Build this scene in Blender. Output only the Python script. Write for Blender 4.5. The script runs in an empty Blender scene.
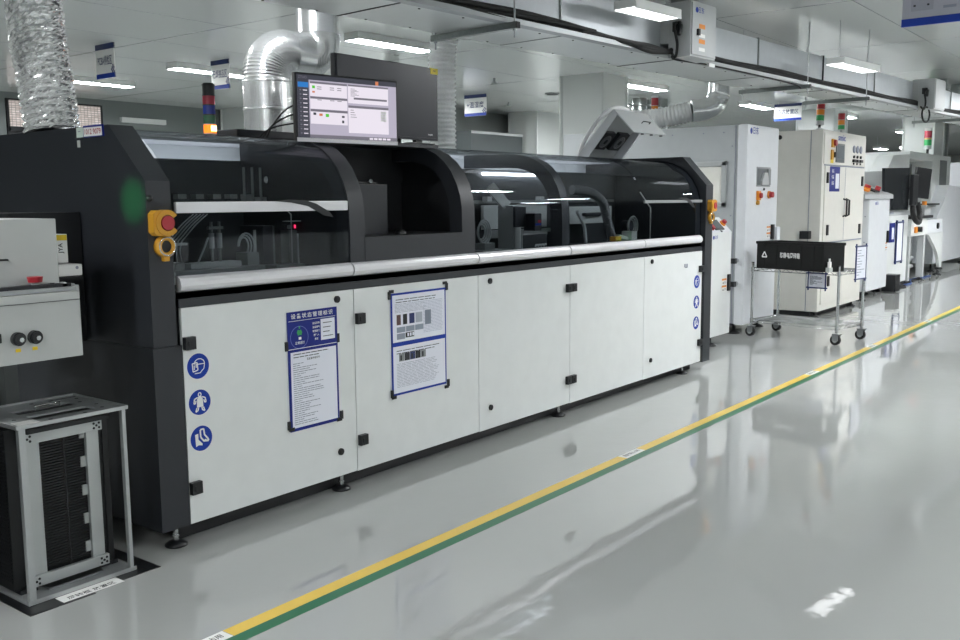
import bpy, bmesh, math, random
from mathutils import Vector, Matrix, Euler
random.seed(7)
SC = bpy.context.scene
COL = SC.collection
PI = math.pi

# ------------------------------------------------------------------ materials
def lin(h):
    h = h.lstrip('#')
    out = []
    for i in (0, 2, 4):
        v = int(h[i:i+2], 16) / 255
        out.append(v/12.92 if v <= .04045 else ((v+.055)/1.055)**2.4)
    return tuple(out) + (1.0,)

def mat(name, col, rough=.5, metal=0., var=.05, scale=9., bump=0., bscale=60., spec=.5, emit=None, estr=0., coat=0.):
    m = bpy.data.materials.new(name); m.use_nodes = True
    nt = m.node_tree; N = nt.nodes; L = nt.links
    p = N['Principled BSDF']
    c = lin(col)
    p.inputs['Roughness'].default_value = rough
    p.inputs['Metallic'].default_value = metal
    p.inputs['Specular IOR Level'].default_value = spec
    p.inputs['Coat Weight'].default_value = coat
    tc = N.new('ShaderNodeTexCoord')
    nz = N.new('ShaderNodeTexNoise'); nz.inputs['Scale'].default_value = scale; nz.inputs['Detail'].default_value = 3
    L.new(tc.outputs['Object'], nz.inputs['Vector'])
    mx = N.new('ShaderNodeMix'); mx.data_type = 'RGBA'
    mx.inputs['A'].default_value = tuple(min(1, x*(1-var)) for x in c[:3]) + (1,)
    mx.inputs['B'].default_value = tuple(min(1, x*(1+var)) for x in c[:3]) + (1,)
    L.new(nz.outputs['Fac'], mx.inputs['Factor'])
    L.new(mx.outputs['Result'], p.inputs['Base Color'])
    if bump:
        n2 = N.new('ShaderNodeTexNoise'); n2.inputs['Scale'].default_value = bscale; n2.inputs['Detail'].default_value = 4
        L.new(tc.outputs['Object'], n2.inputs['Vector'])
        b = N.new('ShaderNodeBump'); b.inputs['Strength'].default_value = bump; b.inputs['Distance'].default_value = .01
        L.new(n2.outputs['Fac'], b.inputs['Height']); L.new(b.outputs['Normal'], p.inputs['Normal'])
    if emit:
        p.inputs['Emission Color'].default_value = lin(emit)
        p.inputs['Emission Strength'].default_value = estr
    return m

def glass_mat(name, tint, ior=1.5, rough=.02):
    m = bpy.data.materials.new(name); m.use_nodes = True
    nt = m.node_tree; N = nt.nodes; L = nt.links
    N.remove(N['Principled BSDF'])
    out = N['Material Output']
    tr = N.new('ShaderNodeBsdfTransparent'); tr.inputs['Color'].default_value = tint
    gl = N.new('ShaderNodeBsdfGlossy'); gl.inputs['Roughness'].default_value = rough
    fr = N.new('ShaderNodeFresnel'); fr.inputs['IOR'].default_value = ior
    ms = N.new('ShaderNodeMixShader')
    ge = N.new('ShaderNodeNewGeometry'); iv = N.new('ShaderNodeMath'); iv.operation = 'SUBTRACT'; iv.inputs[0].default_value = 1.
    L.new(ge.outputs['Backfacing'], iv.inputs[1])
    mu = N.new('ShaderNodeMath'); mu.operation = 'MULTIPLY'; L.new(fr.outputs[0], mu.inputs[0]); L.new(iv.outputs[0], mu.inputs[1])
    L.new(mu.outputs[0], ms.inputs[0]); L.new(tr.outputs[0], ms.inputs[1]); L.new(gl.outputs[0], ms.inputs[2])
    L.new(ms.outputs[0], out.inputs['Surface'])
    return m

WHITE = mat('white_powder_coat', '#dfe2e1', .35)
WHITE2 = mat('cool_white_powder_coat', '#dcdfe3', .35)
CREAM = mat('cream_powder_coat', '#dddbd4', .4)
LGREY = mat('light_grey_powder_coat', '#b6b9ba', .4)
MGREY = mat('mid_grey_paint', '#85898a', .45)
CONV = mat('conveyor_grey_paint', '#b4b7b5', .4)
BLACKP = mat('charcoal_powder_coat', '#272a2f', .45, bump=.05, bscale=400)
BLACK = mat('black_plastic', '#15171a', .4)
DARK = mat('dark_recess_paint', '#1b1d20', .6)
RUBBER = mat('black_rubber', '#101112', .7)
SILVER = mat('satin_aluminium', '#e6e5e8', .3, metal=.25)
ALU = mat('extruded_aluminium', '#b9bdbd', .38, metal=.6)
ALUD = mat('dull_aluminium_plate', '#9a9e9f', .4, metal=.35)
CHROME = mat('chrome_plate', '#c9cbcd', .16, metal=1.)
STEEL = mat('brushed_steel', '#a8abad', .3, metal=1.)
GALV = mat('galvanised_steel', '#8f9593', .38, metal=.9, var=.18, scale=40)
DUCT = mat('galvanised_duct_sheet', '#bcc1c5', .42, metal=.35, var=.06, scale=14, bump=.05, bscale=90)
DUCTW = mat('pale_duct_underside', '#c6cac9', .3, metal=.35, var=.03)
LEDGE = mat('ledge_sheet', '#9da1a2', .4, metal=.4)
FOIL = mat('crinkled_aluminium_foil', '#f6f8f7', .22, metal=.75, var=.08, scale=90)
FOIL2 = mat('spiral_duct_foil', '#f0f2f2', .24, metal=.8, var=.05, scale=30, bump=.04, bscale=30)
HOSEW = mat('white_fabric_hose', '#eceded', .6, var=.05, scale=60, bump=.3, bscale=120)
GREYHOSE = mat('pale_grey_corrugated_hose', '#f0f2f1', .28, metal=.55, var=.1, scale=90, bump=.5, bscale=150)
YELLOW = mat('yellow_plastic', '#cc952c', .4)
YTAPE = mat('yellow_floor_tape', '#e6c251', .32, var=.04)
GTAPE = mat('green_floor_tape', '#1e6b49', .32, var=.04)
BTAPE = mat('black_floor_tape', '#17181a', .35)
PAPER = mat('white_paper', '#e6e8f2', .5, var=.02)
PAPER2 = mat('sticker_white', '#ececea', .45, var=.02)
INK = mat('black_ink', '#2a2b30', .6)
INKG = mat('grey_ink', '#8f94a2', .6)
BLUE = mat('sign_blue', '#10379a', .45, spec=.3)
BLUE2 = mat('board_blue', '#14247c', .45, spec=.3)
NAVY = mat('navy_band', '#1f2f63', .4)
RED = mat('red_plastic', '#a52a32', .4)
MAROON = mat('dull_red_plastic', '#8a3638', .4)
ORANGE = mat('orange_plastic', '#e08a2a', .35)
GREEN = mat('green_plastic', '#2c9a55', .35)
BLUEP = mat('blue_lens', '#2a3f9c', .25)
GREENP = mat('dark_green_lens', '#3c6b52', .25)
REDP = mat('red_lens', '#a83a4a', .25)
AMBERL = mat('lit_amber_lens', '#e8892c', .3, emit='#ff7a1a', estr=1.6)
AMBERC = mat('lit_amber_core', '#ffe2a0', .3, emit='#ffd890', estr=5.)
CLEARP = mat('pale_clear_plastic', '#c3c8c4', .2)
LIGHTP = mat('lamp_housing_white', '#d8dbd9', .4)
LAMP = mat('lit_lamp_diffuser', '#ffffff', .4, emit='#fbfdff', estr=152.)
LAMP2 = mat('lit_pendant_diffuser', '#ffffff', .4, emit='#fbfdff', estr=2.8)
HOODFILL = mat('lit_inner_fill_strip', '#ffffff', .4, emit='#f4f8ff', estr=14.)  # glow of the fill strips added inside the hoods
SMOKE = glass_mat('smoked_glass', (.80, .82, .84, 1), 1.5, .012)
SMOKEW = glass_mat('clear_glass', (.9, .92, .92, 1), 1.45, .02)
REDLED = mat('lit_red_digits', '#ff4070', .4, emit='#ff2f60', estr=2.5)
GREENLED = mat('lit_green_lamp', '#40e070', .4, emit='#20ff60', estr=3.)
SCRBG = mat('screen_lilac', '#17181b', .3, emit='#c3bccf', estr=.85)
SCRW = mat('screen_white', '#17181b', .3, emit='#f3ebf7', estr=.92)
SCRG = mat('screen_grey_bar', '#17181b', .3, emit='#807c88', estr=.8)
SCRD = mat('screen_dark_bar', '#17181b', .3, emit='#464854', estr=.7)
SCRB = mat('screen_blue', '#17181b', .3, emit='#2f86d8', estr=.8)
SCRGR = mat('screen_green', '#17181b', .3, emit='#60e83c', estr=.7)
SCRO = mat('screen_orange', '#17181b', .3, emit='#f5925e', estr=.7)
SCRDK = mat('small_screen_grey', '#5d6468', .25, emit='#6a7478', estr=.12)

def wall_mat(name, col, rough=.35, var=.02):
    return mat(name, col, rough, var=var, scale=.7)

def floor_mat():
    m = mat('grey_epoxy_floor', '#a7a9a7', .018, var=.04, scale=.8, spec=.85)
    nt = m.node_tree; N = nt.nodes; L = nt.links; p = N['Principled BSDF']
    tc = [n for n in N if n.type == 'TEX_COORD'][0]
    nz = N.new('ShaderNodeTexNoise'); nz.inputs['Scale'].default_value = 2.4; nz.inputs['Detail'].default_value = 4.5
    nz.inputs['Roughness'].default_value = .55
    L.new(tc.outputs['Object'], nz.inputs['Vector'])
    b = N.new('ShaderNodeBump'); b.inputs['Strength'].default_value = .11; b.inputs['Distance'].default_value = .02
    L.new(nz.outputs['Fac'], b.inputs['Height']); L.new(b.outputs['Normal'], p.inputs['Normal'])
    return m

def ceil_mat():
    m = mat('glossy_ceiling_panel', '#d3d7d5', .15, var=.02, scale=.6, spec=.75)
    nt = m.node_tree; N = nt.nodes; L = nt.links; p = N['Principled BSDF']
    tc = [n for n in N if n.type == 'TEX_COORD'][0]
    sp = N.new('ShaderNodeSeparateXYZ'); L.new(tc.outputs['Object'], sp.inputs[0])
    def line(out, off, pitch, w):
        a = N.new('ShaderNodeMath'); a.operation = 'ADD'; a.inputs[1].default_value = 1000*pitch - off + w/2
        L.new(out, a.inputs[0])
        mo = N.new('ShaderNodeMath'); mo.operation = 'MODULO'; mo.inputs[1].default_value = pitch
        L.new(a.outputs[0], mo.inputs[0])
        lt = N.new('ShaderNodeMath'); lt.operation = 'LESS_THAN'; lt.inputs[1].default_value = w
        L.new(mo.outputs[0], lt.inputs[0]); return lt
    lx = line(sp.outputs['X'], 6.36, 2.86, .016); ly = line(sp.outputs['Y'], 2.75, 1.35, .008)
    mxm = N.new('ShaderNodeMath'); mxm.operation = 'MAXIMUM'
    L.new(lx.outputs[0], mxm.inputs[0]); L.new(ly.outputs[0], mxm.inputs[1])
    old = p.inputs['Base Color'].links[0].from_socket
    mx = N.new('ShaderNodeMix'); mx.data_type = 'RGBA'; mx.inputs['B'].default_value = lin('#4a4e4d')
    L.new(mxm.outputs[0], mx.inputs['Factor']); L.new(old, mx.inputs['A']); L.new(mx.outputs['Result'], p.inputs['Base Color'])
    return m

# ------------------------------------------------------------------ geometry helpers
ORG = {}
class MB:
    def __init__(s):
        s.v = []; s.f = []; s.mi = []; s.sm = []; s.mats = []
    def _m(s, m):
        if m not in s.mats: s.mats.append(m)
        return s.mats.index(m)
    def add(s, vs, fs, m, smooth=False):
        k = len(s.v); i = s._m(m)
        s.v += [Vector(v) for v in vs]
        for f in fs:
            s.f.append([k+a for a in f]); s.mi.append(i); s.sm.append(smooth)
        return s
    def obox(s, c, size, R, m, bev=0.):
        c = Vector(c); hx, hy, hz = (a/2 for a in size)
        R = R if R is not None else Matrix.Identity(3)
        if bev > 0:
            bm = bmesh.new(); bmesh.ops.create_cube(bm, size=1)
            for v in bm.verts: v.co = Vector((v.co.x*size[0], v.co.y*size[1], v.co.z*size[2]))
            bev = min(bev, .49*min(size))
            bmesh.ops.bevel(bm, geom=bm.edges[:], offset=bev, segments=2, affect='EDGES', profile=.7)
            bm.verts.index_update()
            s.add([c + R @ v.co for v in bm.verts], [[v.index for v in f.verts] for f in bm.faces], m); bm.free()
            return s
        vs = [c + R @ Vector((x, y, z)) for x in (-hx, hx) for y in (-hy, hy) for z in (-hz, hz)]
        return s.add(vs, [(0,1,3,2), (4,6,7,5), (0,4,5,1), (2,3,7,6), (0,2,6,4), (1,5,7,3)], m)
    def box(s, x0, x1, y0, y1, z0, z1, m, bev=0.):
        return s.obox(((x0+x1)/2, (y0+y1)/2, (z0+z1)/2), (abs(x1-x0), abs(y1-y0), abs(z1-z0)), None, m, bev)
    def cyl(s, p0, p1, r, m, seg=16, r1=None, cap=True):
        p0 = Vector(p0); p1 = Vector(p1); d = (p1-p0).normalized(); r1 = r if r1 is None else r1
        a = d.orthogonal().normalized(); b = d.cross(a)
        c0 = [p0 + r*(math.cos(2*PI*i/seg)*a + math.sin(2*PI*i/seg)*b) for i in range(seg)]
        c1 = [p1 + r1*(math.cos(2*PI*i/seg)*a + math.sin(2*PI*i/seg)*b) for i in range(seg)]
        s.add(c0+c1, [(i, (i+1) % seg, seg+(i+1) % seg, seg+i) for i in range(seg)], m, True)
        if cap:
            s.add(c0, [list(range(seg))[::-1]], m)
            s.add(c1, [list(range(seg))], m)
        return s
    def tube(s, pts, r, m, seg=8, closed=False, cap=True):
        pts = [Vector(p) for p in pts]; n = len(pts)
        fr = (lambda i: r) if not callable(r) else r
        T = []
        for i in range(n):
            if closed: t = pts[(i+1) % n]-pts[i-1]
            else: t = pts[min(i+1, n-1)]-pts[max(i-1, 0)]
            T.append(t.normalized())
        a = T[0].orthogonal().normalized(); vs = []
        for i in range(n):
            a = (a - a.dot(T[i])*T[i]); a = a.normalized() if a.length > 1e-6 else T[i].orthogonal().normalized()
            b = T[i].cross(a); rr = fr(i)
            vs += [pts[i] + rr*(math.cos(2*PI*k/seg)*a + math.sin(2*PI*k/seg)*b) for k in range(seg)]
        fs = []
        for i in range(n if closed else n-1):
            j = (i+1) % n
            fs += [(i*seg+k, i*seg+(k+1) % seg, j*seg+(k+1) % seg, j*seg+k) for k in range(seg)]
        s.add(vs, fs, m, True)
        if cap and not closed:
            s.add(vs[:seg], [list(range(seg))[::-1]], m); s.add(vs[-seg:], [list(range(seg))], m)
        return s
    def prism(s, poly, axis, a, b, m, smooth=False):
        n = len(poly)
        def P(p, t):
            return {'x': (t, p[0], p[1]), 'y': (p[0], t, p[1]), 'z': (p[0], p[1], t)}[axis]
        v0 = [P(p, a) for p in poly]; v1 = [P(p, b) for p in poly]
        s.add(v0+v1, [(i, (i+1) % n, n+(i+1) % n, n+i) for i in range(n)], m, smooth)
        s.add(v0, [list(range(n))], m); s.add(v1, [list(range(n))[::-1]], m)
        return s
    def sheet(s, prof, x0, x1, t, m):          # curved sheet: profile of (y, z) points given a thickness towards the inside
        n = len(prof); inn = []
        for i, p in enumerate(prof):
            q0 = prof[max(0, i-1)]; q1 = prof[min(n-1, i+1)]
            d = Vector((q1[0]-q0[0], q1[1]-q0[1])).normalized()
            inn.append((p[0] + d.y*t, p[1] - d.x*t))
        for pr, fl in ((prof, False), (inn, True)):
            vs = [(x0, y, z) for y, z in pr] + [(x1, y, z) for y, z in pr]
            fs = [(i, i+1, n+i+1, n+i) for i in range(n-1)]
            if fl: fs = [f[::-1] for f in fs]
            s.add(vs, fs, m, True)
        for x in (x0, x1):
            s.add([(x, y, z) for y, z in prof] + [(x, y, z) for y, z in inn], [(i, i+1, n+i+1, n+i) for i in range(n-1)], m)
        for i in (0, n-1):
            s.add([(x0,)+tuple(prof[i]), (x1,)+tuple(prof[i]), (x1,)+tuple(inn[i]), (x0,)+tuple(inn[i])], [(0, 1, 2, 3)], m)
        return s
    def lathe(s, prof, o, d, m, seg=24):
        o = Vector(o); d = Vector(d).normalized(); a = d.orthogonal().normalized(); b = d.cross(a); n = len(prof)
        vs = []
        for r, h in prof:
            vs += [o + d*h + r*(math.cos(2*PI*k/seg)*a + math.sin(2*PI*k/seg)*b) for k in range(seg)]
        fs = [(i*seg+k, i*seg+(k+1) % seg, (i+1)*seg+(k+1) % seg, (i+1)*seg+k) for i in range(n-1) for k in range(seg)]
        s.add(vs, fs, m, True)
        return s
    def disc(s, c, n, r, m, t=.0015, seg=24):
        n = Vector(n).normalized(); return s.cyl(Vector(c), Vector(c)+n*t, r, m, seg)
    def plate(s, o, xd, yd, x0, x1, y0, y1, t, m, lift=0.):
        o = Vector(o); xd = Vector(xd).normalized(); yd = Vector(yd).normalized(); n = xd.cross(yd)
        R = Matrix((xd, yd, n)).transposed()
        c = o + xd*(x0+x1)/2 + yd*(y0+y1)/2 + n*(lift+t/2)
        return s.obox(c, (abs(x1-x0), abs(y1-y0), t), R, m)
    def text(s, body, o, xd, yd, size, m, lift=.001, align='CENTER', w=None, sp=1.):
        cu = bpy.data.curves.new('t', 'FONT'); cu.body = body; cu.size = size; cu.align_x = align; cu.align_y = 'CENTER'
        cu.resolution_u = 3; cu.space_character = sp; cu.offset = size*.012
        ob = bpy.data.objects.new('t', cu); COL.objects.link(ob)
        dg = bpy.context.evaluated_depsgraph_get(); dg.update()
        me = bpy.data.meshes.new_from_object(ob.evaluated_get(dg))
        xs = [v.co.x for v in me.vertices]
        k = 1.
        if w and xs: k = w/max(1e-6, max(xs)-min(xs))
        o = Vector(o); xd = Vector(xd).normalized(); yd = Vector(yd).normalized(); n = xd.cross(yd)
        s.add([o + xd*v.co.x*k + yd*v.co.y + n*lift for v in me.vertices], [list(p.vertices) for p in me.polygons], m)
        bpy.data.objects.remove(ob); bpy.data.curves.remove(cu); bpy.data.meshes.remove(me)
        return s
    def build(s, name, parent=None, at=None):
        me = bpy.data.meshes.new(name)
        root = parent
        while root is not None and root.parent is not None: root = root.parent
        if root is not None: org = ORG[root.name]
        else: org = Vector(at) if at is not None else Vector((0, 0, 0))
        me.from_pydata([v-org for v in s.v], [], s.f)
        for m in s.mats: me.materials.append(m)
        me.polygons.foreach_set('material_index', s.mi); me.polygons.foreach_set('use_smooth', s.sm)
        me.update()
        o = bpy.data.objects.new(name, me); COL.objects.link(o)
        if parent is not None: o.parent = parent
        else:
            o.location = org; ORG[o.name] = org
        return o

def tag(o, label=None, cat=None, group=None, kind=None):
    if label: o['label'] = label
    if cat: o['category'] = cat
    if group: o['group'] = group
    if kind: o['kind'] = kind
    return o

def thing(name, label, cat, loc, group=None, rot=None):
    o = bpy.data.objects.new(name, None); COL.objects.link(o); o.empty_display_size = .1
    o.location = loc
    ORG[o.name] = Vector(loc) if rot is None else Vector((0, 0, 0))    # with a rotation the parts are given in local coordinates
    if rot is not None: o.rotation_euler = rot
    return tag(o, label, cat, group)

def copy_tree(o, parent=None):
    c = o.copy(); COL.objects.link(c)
    if parent is not None: c.parent = parent
    for ch in [x for x in COL.objects if x.parent == o]: copy_tree(ch, c)
    return c

def struct(mb, name):
    return tag(mb.build(name), kind='structure')

def smooth_path(pts, n=8):
    pts = [Vector(p) for p in pts]; out = []
    for i in range(len(pts)-1):
        p0 = pts[max(0, i-1)]; p1 = pts[i]; p2 = pts[i+1]; p3 = pts[min(len(pts)-1, i+2)]
        for k in range(n):
            t = k/n
            out.append(.5*((2*p1) + (p2-p0)*t + (2*p0-5*p1+4*p2-p3)*t*t + (3*p1-p0-3*p2+p3)*t**3))
    out.append(pts[-1]); return out

def resample(pts, step):
    pts = [Vector(p) for p in pts]; out = [pts[0]]; acc = 0.
    for a, b in zip(pts, pts[1:]):
        L = (b-a).length; d = step-acc
        while d <= L:
            out.append(a.lerp(b, d/L)); d += step
        acc = (acc + L) % step
    return out

XD, YD, ZD = (1, 0, 0), (0, 1, 0), (0, 0, 1)

# ------------------------------------------------------------------ camera
cam = bpy.data.cameras.new('camera'); co = bpy.data.objects.new('camera', cam); COL.objects.link(co)
F, YAW, PITCH, ROLL = 941.7, .913121, .126355, -.0080764
cy, sy = math.cos(YAW), math.sin(YAW)
fw = Vector((sy, cy, 0)); rt = Vector((cy, -sy, 0)); up = Vector((0, 0, 1))
fw2 = fw*math.cos(PITCH) - up*math.sin(PITCH); up2 = up*math.cos(PITCH) + fw*math.sin(PITCH)
r_ = rt*math.cos(ROLL) + up2*math.sin(ROLL); u_ = -rt*math.sin(ROLL) + up2*math.cos(ROLL)
M4 = Matrix((r_, u_, -fw2)).transposed().to_4x4(); M4.translation = (0, 0, 1.6)
co.matrix_world = M4
cam.sensor_fit = 'HORIZONTAL'; cam.sensor_width = 36; cam.lens = F/960*36; cam.clip_end = 200
SC.camera = co

# ------------------------------------------------------------------ setting
CH = 3.4
struct(MB().box(-8, 46, -9, 18, -.1, 0, floor_mat()), 'floor')
struct(MB().box(-8, 46, -9, 18, CH, CH+.1, ceil_mat()), 'ceiling')
WL = wall_mat('far_wall_grey', '#6f7675'); WW = wall_mat('white_wall_panel', '#c9cdcb'); WG = wall_mat('grey_wall_panel', '#8d9391')
# north wall with two lattice windows
mb = MB()
for x0, x1, z0, z1 in ((-8, 7.6, 0, CH), (7.6, 9.3, 0, 2.2), (7.6, 9.3, 3.3, CH), (9.3, 13.0, 0, CH)):
    mb.box(x0, x1, 15.5, 15.7, z0, z1, WL)
struct(mb, 'wall_north')
struct(MB().box(13, 13.2, 12, 15.7, 0, CH, WW), 'wall_return')
struct(MB().box(13, 46, 12, 12.2, 0, CH, WG), 'wall_northeast')
struct(MB().box(45.8, 46, -9, 12, 0, CH, WW), 'wall_east')
struct(MB().box(-8, 46, -9.2, -9, 0, CH, WL), 'wall_south')
struct(MB().box(-8.2, -8, -9, 15.7, 0, CH, WW), 'wall_west')
def window_mat():
    m = mat('lit_lattice_glass', '#b0a49c', .3)
    nt = m.node_tree; N = nt.nodes; L = nt.links; p = N['Principled BSDF']
    tc = [n for n in N if n.type == 'TEX_COORD'][0]
    mp = N.new('ShaderNodeMapping'); mp.inputs['Rotation'].default_value = (PI/2, 0, 0); L.new(tc.outputs['Object'], mp.inputs[0])
    br = N.new('ShaderNodeTexBrick'); br.inputs['Scale'].default_value = 8.; br.offset = 0.
    br.inputs['Color1'].default_value = lin('#cfc5c2'); br.inputs['Color2'].default_value = lin('#b5a8a3'); br.inputs['Mortar'].default_value = lin('#80766f')
    br.inputs['Mortar Size'].default_value = .03; br.inputs['Brick Width'].default_value = .5; br.inputs['Row Height'].default_value = .3
    L.new(mp.outputs[0], br.inputs[0])
    L.new(br.outputs['Color'], p.inputs['Base Color']); L.new(br.outputs['Color'], p.inputs['Emission Color'])
    p.inputs['Emission Strength'].default_value = .55
    return m
WIN = window_mat()
for i, (x0, x1) in enumerate(((7.62, 8.42), (8.46, 9.28))):
    w = MB().box(x0, x1, 15.5, 15.56, 2.2, 3.3, DARK)
    w = struct(w, 'window_%d' % (i+1))
    MB().box(x0+.04, x1-.04, 15.47, 15.5, 2.84, 3.27, WIN).build('pane', w)
    MB().box(x0+.02, x1-.02, 15.44, 15.5, 2.78, 2.85, DARK).build('sill', w)
# columns
for i, (x0, x1, y0, y1, m) in enumerate(((12.0, 12.7, 7.02, 7.72, WW), (16.2, 17.1, 11.0, 11.7, WW), (19.85, 20.7, 6.2, 6.95, WW), (23.3, 24.2, 5.05, 5.7, WW), (11.75, 12.6, 14.6, 15.4, WW))):
    c = MB().box(x0, x1, y0, y1, 0, CH, m)
    for a, b in ((x0, y0), (x1, y0), (x0, y1), (x1, y1)):      # corner trims
        c.cyl((a, b, 0), (a, b, CH), .025, WW, 10)
    struct(c, 'column' if i == 0 else 'column')

# ------------------------------------------------------------------ ceiling lamps
lamp0 = None
LAMPS = [
 (8.0, 7.4, 'behind the duct, over the big dark screen'),
 (13.5, 7.17, 'beside the white column, past the duct'),
 (17.75, 7.0, 'above the grey oven, behind the silver elbow'),
 (7.66, 12.95, 'near the lattice windows, behind the foil hose'),
 (8.05, 10.75, 'above the amber stack light'),
 (17.4, 13.0, 'low behind the hanging sign near the grey hose'),
 (27.6, 6.7, 'far down the hall, left of the far column'),
 (21.15, 6.4, 'behind the cream cabinet stack light'),
 (36.2, 9.6, 'deepest in the hall'),
 (3.0, 4.4, ''),
 (-1.0, 3.4, ''), (-2.4, .4, ''), (8.4, 1.6, ''), (14.8, 1.2, ''), (22.0, 1.2, ''), (-2.4, 4.6, ''),  # unseen lamps, some added to light the left end panel
 (-2.4, -3.6, ''), (3.0, -2.0, ''), (8.4, -2.0, ''), (15.0, -2.5, ''), (13.0, -.4, ''), (18.5, .4, ''),  # unseen lamps, last pair added to brighten the oven and cabinet fronts
 (3.0, 7.8, ''), (12.2, 11.2, ''), (15.5, 9.0, ''), (19.5, 2.2, ''), (24, 9.6, ''), (31, 1.0, ''),  # unseen lamps, some added to light a far column and the ceiling
]
for x, y, where in LAMPS:
    lab = 'strip lamp on the ceiling ' + where if where else 'unseen lit white strip lamp on the ceiling'
    if lamp0 is None:
        r = lamp0 = thing('ceiling_lamp', lab, 'ceiling lamp', (0, 0, CH), 'strip lamps on the ceiling', rot=(0, 0, 0))
        MB().box(-.6, .6, -.12, .12, -.07, 0, LIGHTP, .006).box(-.6, .6, -.12, -.107, -.081, -.07, LIGHTP).box(-.6, .6, .107, .12, -.081, -.07, LIGHTP).box(-.6, -.587, -.107, .107, -.081, -.07, LIGHTP).box(.587, .6, -.107, .107, -.081, -.07, LIGHTP).build('housing', r)
        MB().box(-.587, .587, -.107, .107, -.076, -.07, LAMP).build('diffuser', r)
    else:
        r = copy_tree(lamp0); r['label'] = lab
    r.location = (x, y, CH); r.rotation_euler = (0, 0, math.radians(-3 if y < 9 and x < 15 else 0))

for x, y, z, L, lab in ((6.66, 3.50, 2.99, .31, 'lit strip lamp hung before the duct beside the near grey switch box'), (10.52, 3.10, 2.95, .47, 'lit strip lamp hung before the duct between two rods')):
    r = thing('pendant_lamp', lab, 'ceiling lamp', (x, y, z), 'strip lamps hung on rods', rot=(0, 0, math.radians(-6)))
    MB().box(-L, L, -.10, .10, .01, .07, LIGHTP, .006).box(-L, L, -.10, -.09, 0, .01, LIGHTP).box(-L, L, .09, .10, 0, .01, LIGHTP).build('housing', r)
    MB().box(-L+.01, L-.01, -.09, .09, .004, .012, LAMP2).build('diffuser', r)
    for dx in (-L*.8, L*.8): MB().cyl((dx, 0, .07), (dx, 0, CH-z), .004, STEEL, 6).build('rod', r)

# ------------------------------------------------------------------ hanging area signs
def hang_sign(x, y, z1, w, h, txt, label, checker=True):
    r = thing('hanging_sign', label, 'sign', (x, y, CH), 'blue and white area signs under the ceiling')
    b = MB().box(x-.006, x+.006, y-w/2, y+w/2, z1-h, z1, PAPER2)
    b.box(x-.009, x+.009, y-w/2, y+w/2, z1-h*.16, z1, NAVY); b.box(x-.009, x+.009, y-w/2, y+w/2, z1-h, z1-h*.86, BLUE)
    b.text(txt, (x-.006, y, z1-h*.5), (0, -1, 0), ZD, h*.3, NAVY, .003, w=w*.78)
    if checker:
        for i in range(4):
            for j in range(4):
                if (i+j) % 2 == 0 and i+j < 5:
                    b.plate((x-.006, y-w/2, z1-h*.86), (0, -1, 0), ZD, -w*.045*(i+1), -w*.045*i, h*.06*j, h*.06*(j+1), .003, NAVY)
    b.build('board', r)
    k = MB()
    for dy in (-w*.35, w*.35): k.cyl((x, y+dy, z1), (x, y+dy, CH), .004, STEEL, 6)
    k.build('hanger', r)
    return r
hang_sign(6.1, 10.05, 3.39, .37, .38, 'PCBA待检区', 'blue banded area sign hanging right of the big foil hose')
hang_sign(7.7, 10.08, 3.39, .36, .36, '已焊接品区', 'blue banded area sign hanging above the lit stack light')
hang_sign(12.96, 10.07, 3.39, .47, .36, '+温湿度', 'blue banded area sign hanging beside the grey corrugated hose')
hang_sign(17.9, 6.45, 3.36, .52, .31, '飞达放置区', 'wide area sign hanging near the cream cabinet stack light', False)
# big notice board, upper right
r = thing('notice_board', 'large white hanging notice board with blue lower band, over the aisle', 'notice board', (7, 1.3, CH))
b = MB().box(6.994, 7.006, .75, 1.755, 2.75, 3.35, mat('matt_board', '#aeb0bb', .5))
b.box(6.99, 7.01, .75, 1.757, 2.745, 2.795, BLUE)
for k in range(5):
    z = 2.85+k*.055
    for j in range(4):
        b.plate((6.993, 1.50-j*.11, z), (0, -1, 0), ZD, 0, .09-random.random()*.03, -.009, .009, .001, INKG)
b.plate((6.993, 1.70, 2.84), (0, -1, 0), ZD, 0, .14, 0, .25, .001, mat('pale_panel', '#a0a2ae', .5))
b.plate((6.992, 1.64, 2.93), (0, -1, 0), ZD, 0, .02, 0, .012, .001, INK)
b.plate((6.992, 1.685, 2.87), (0, -1, 0), ZD, 0, .014, 0, .012, .001, INK); b.plate((6.992, 1.60, 2.87), (0, -1, 0), ZD, 0, .014, 0, .012, .001, INK)
b.build('board', r)
MB().cyl((7, 1.6, 3.35), (7, 1.6, CH), .005, STEEL, 6).cyl((7, .9, 3.35), (7, .9, CH), .005, STEEL, 6).build('hanger', r)

# ------------------------------------------------------------------ overhead duct (runs a few degrees off the line)
DA = math.radians(-3.9)
DO = Vector((6., 3.80, 2.77))       # front lower edge at x = 6
r = thing('rectangular_duct', 'long rectangular galvanised air duct overhead above the machines', 'air duct', DO, rot=(0, 0, DA))
DH, DW = .36, .55
MB().box(-7, 3.6, 0, DW, .02, DH, DUCT).prism([(3.6, 0), (3.6, DW), (4.2, .38), (4.2, 0)], 'z', .02, DH, DUCT).box(4.2, 22, 0, .38, .02, DH, DUCT).build('duct_body', r)
b = MB().box(-7, 3.6, 0, DW, 0, .02, DUCTW).prism([(3.6, 0), (3.6, DW), (4.2, .38), (4.2, 0)], 'z', 0, .02, DUCTW).box(4.2, 22, 0, .38, 0, .02, DUCTW)
b.build('duct_underside', r)
b = MB().box(-7, 22, -.075, 0, 0, .012, LEDGE).box(-7, 22, -.078, -.072, 0, .035, LEDGE)
b.build('ledge', r)
for k in range(18):
    x = -6.5+k*1.6; b = MB()
    b.box(x-.008, x+.008, -.012, (DW if x < 3.7 else .38)+.012, -.003, DH+.012, DARK if k % 2 else GALV)
    b.build('joint_flange', r)
b = MB()
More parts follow.
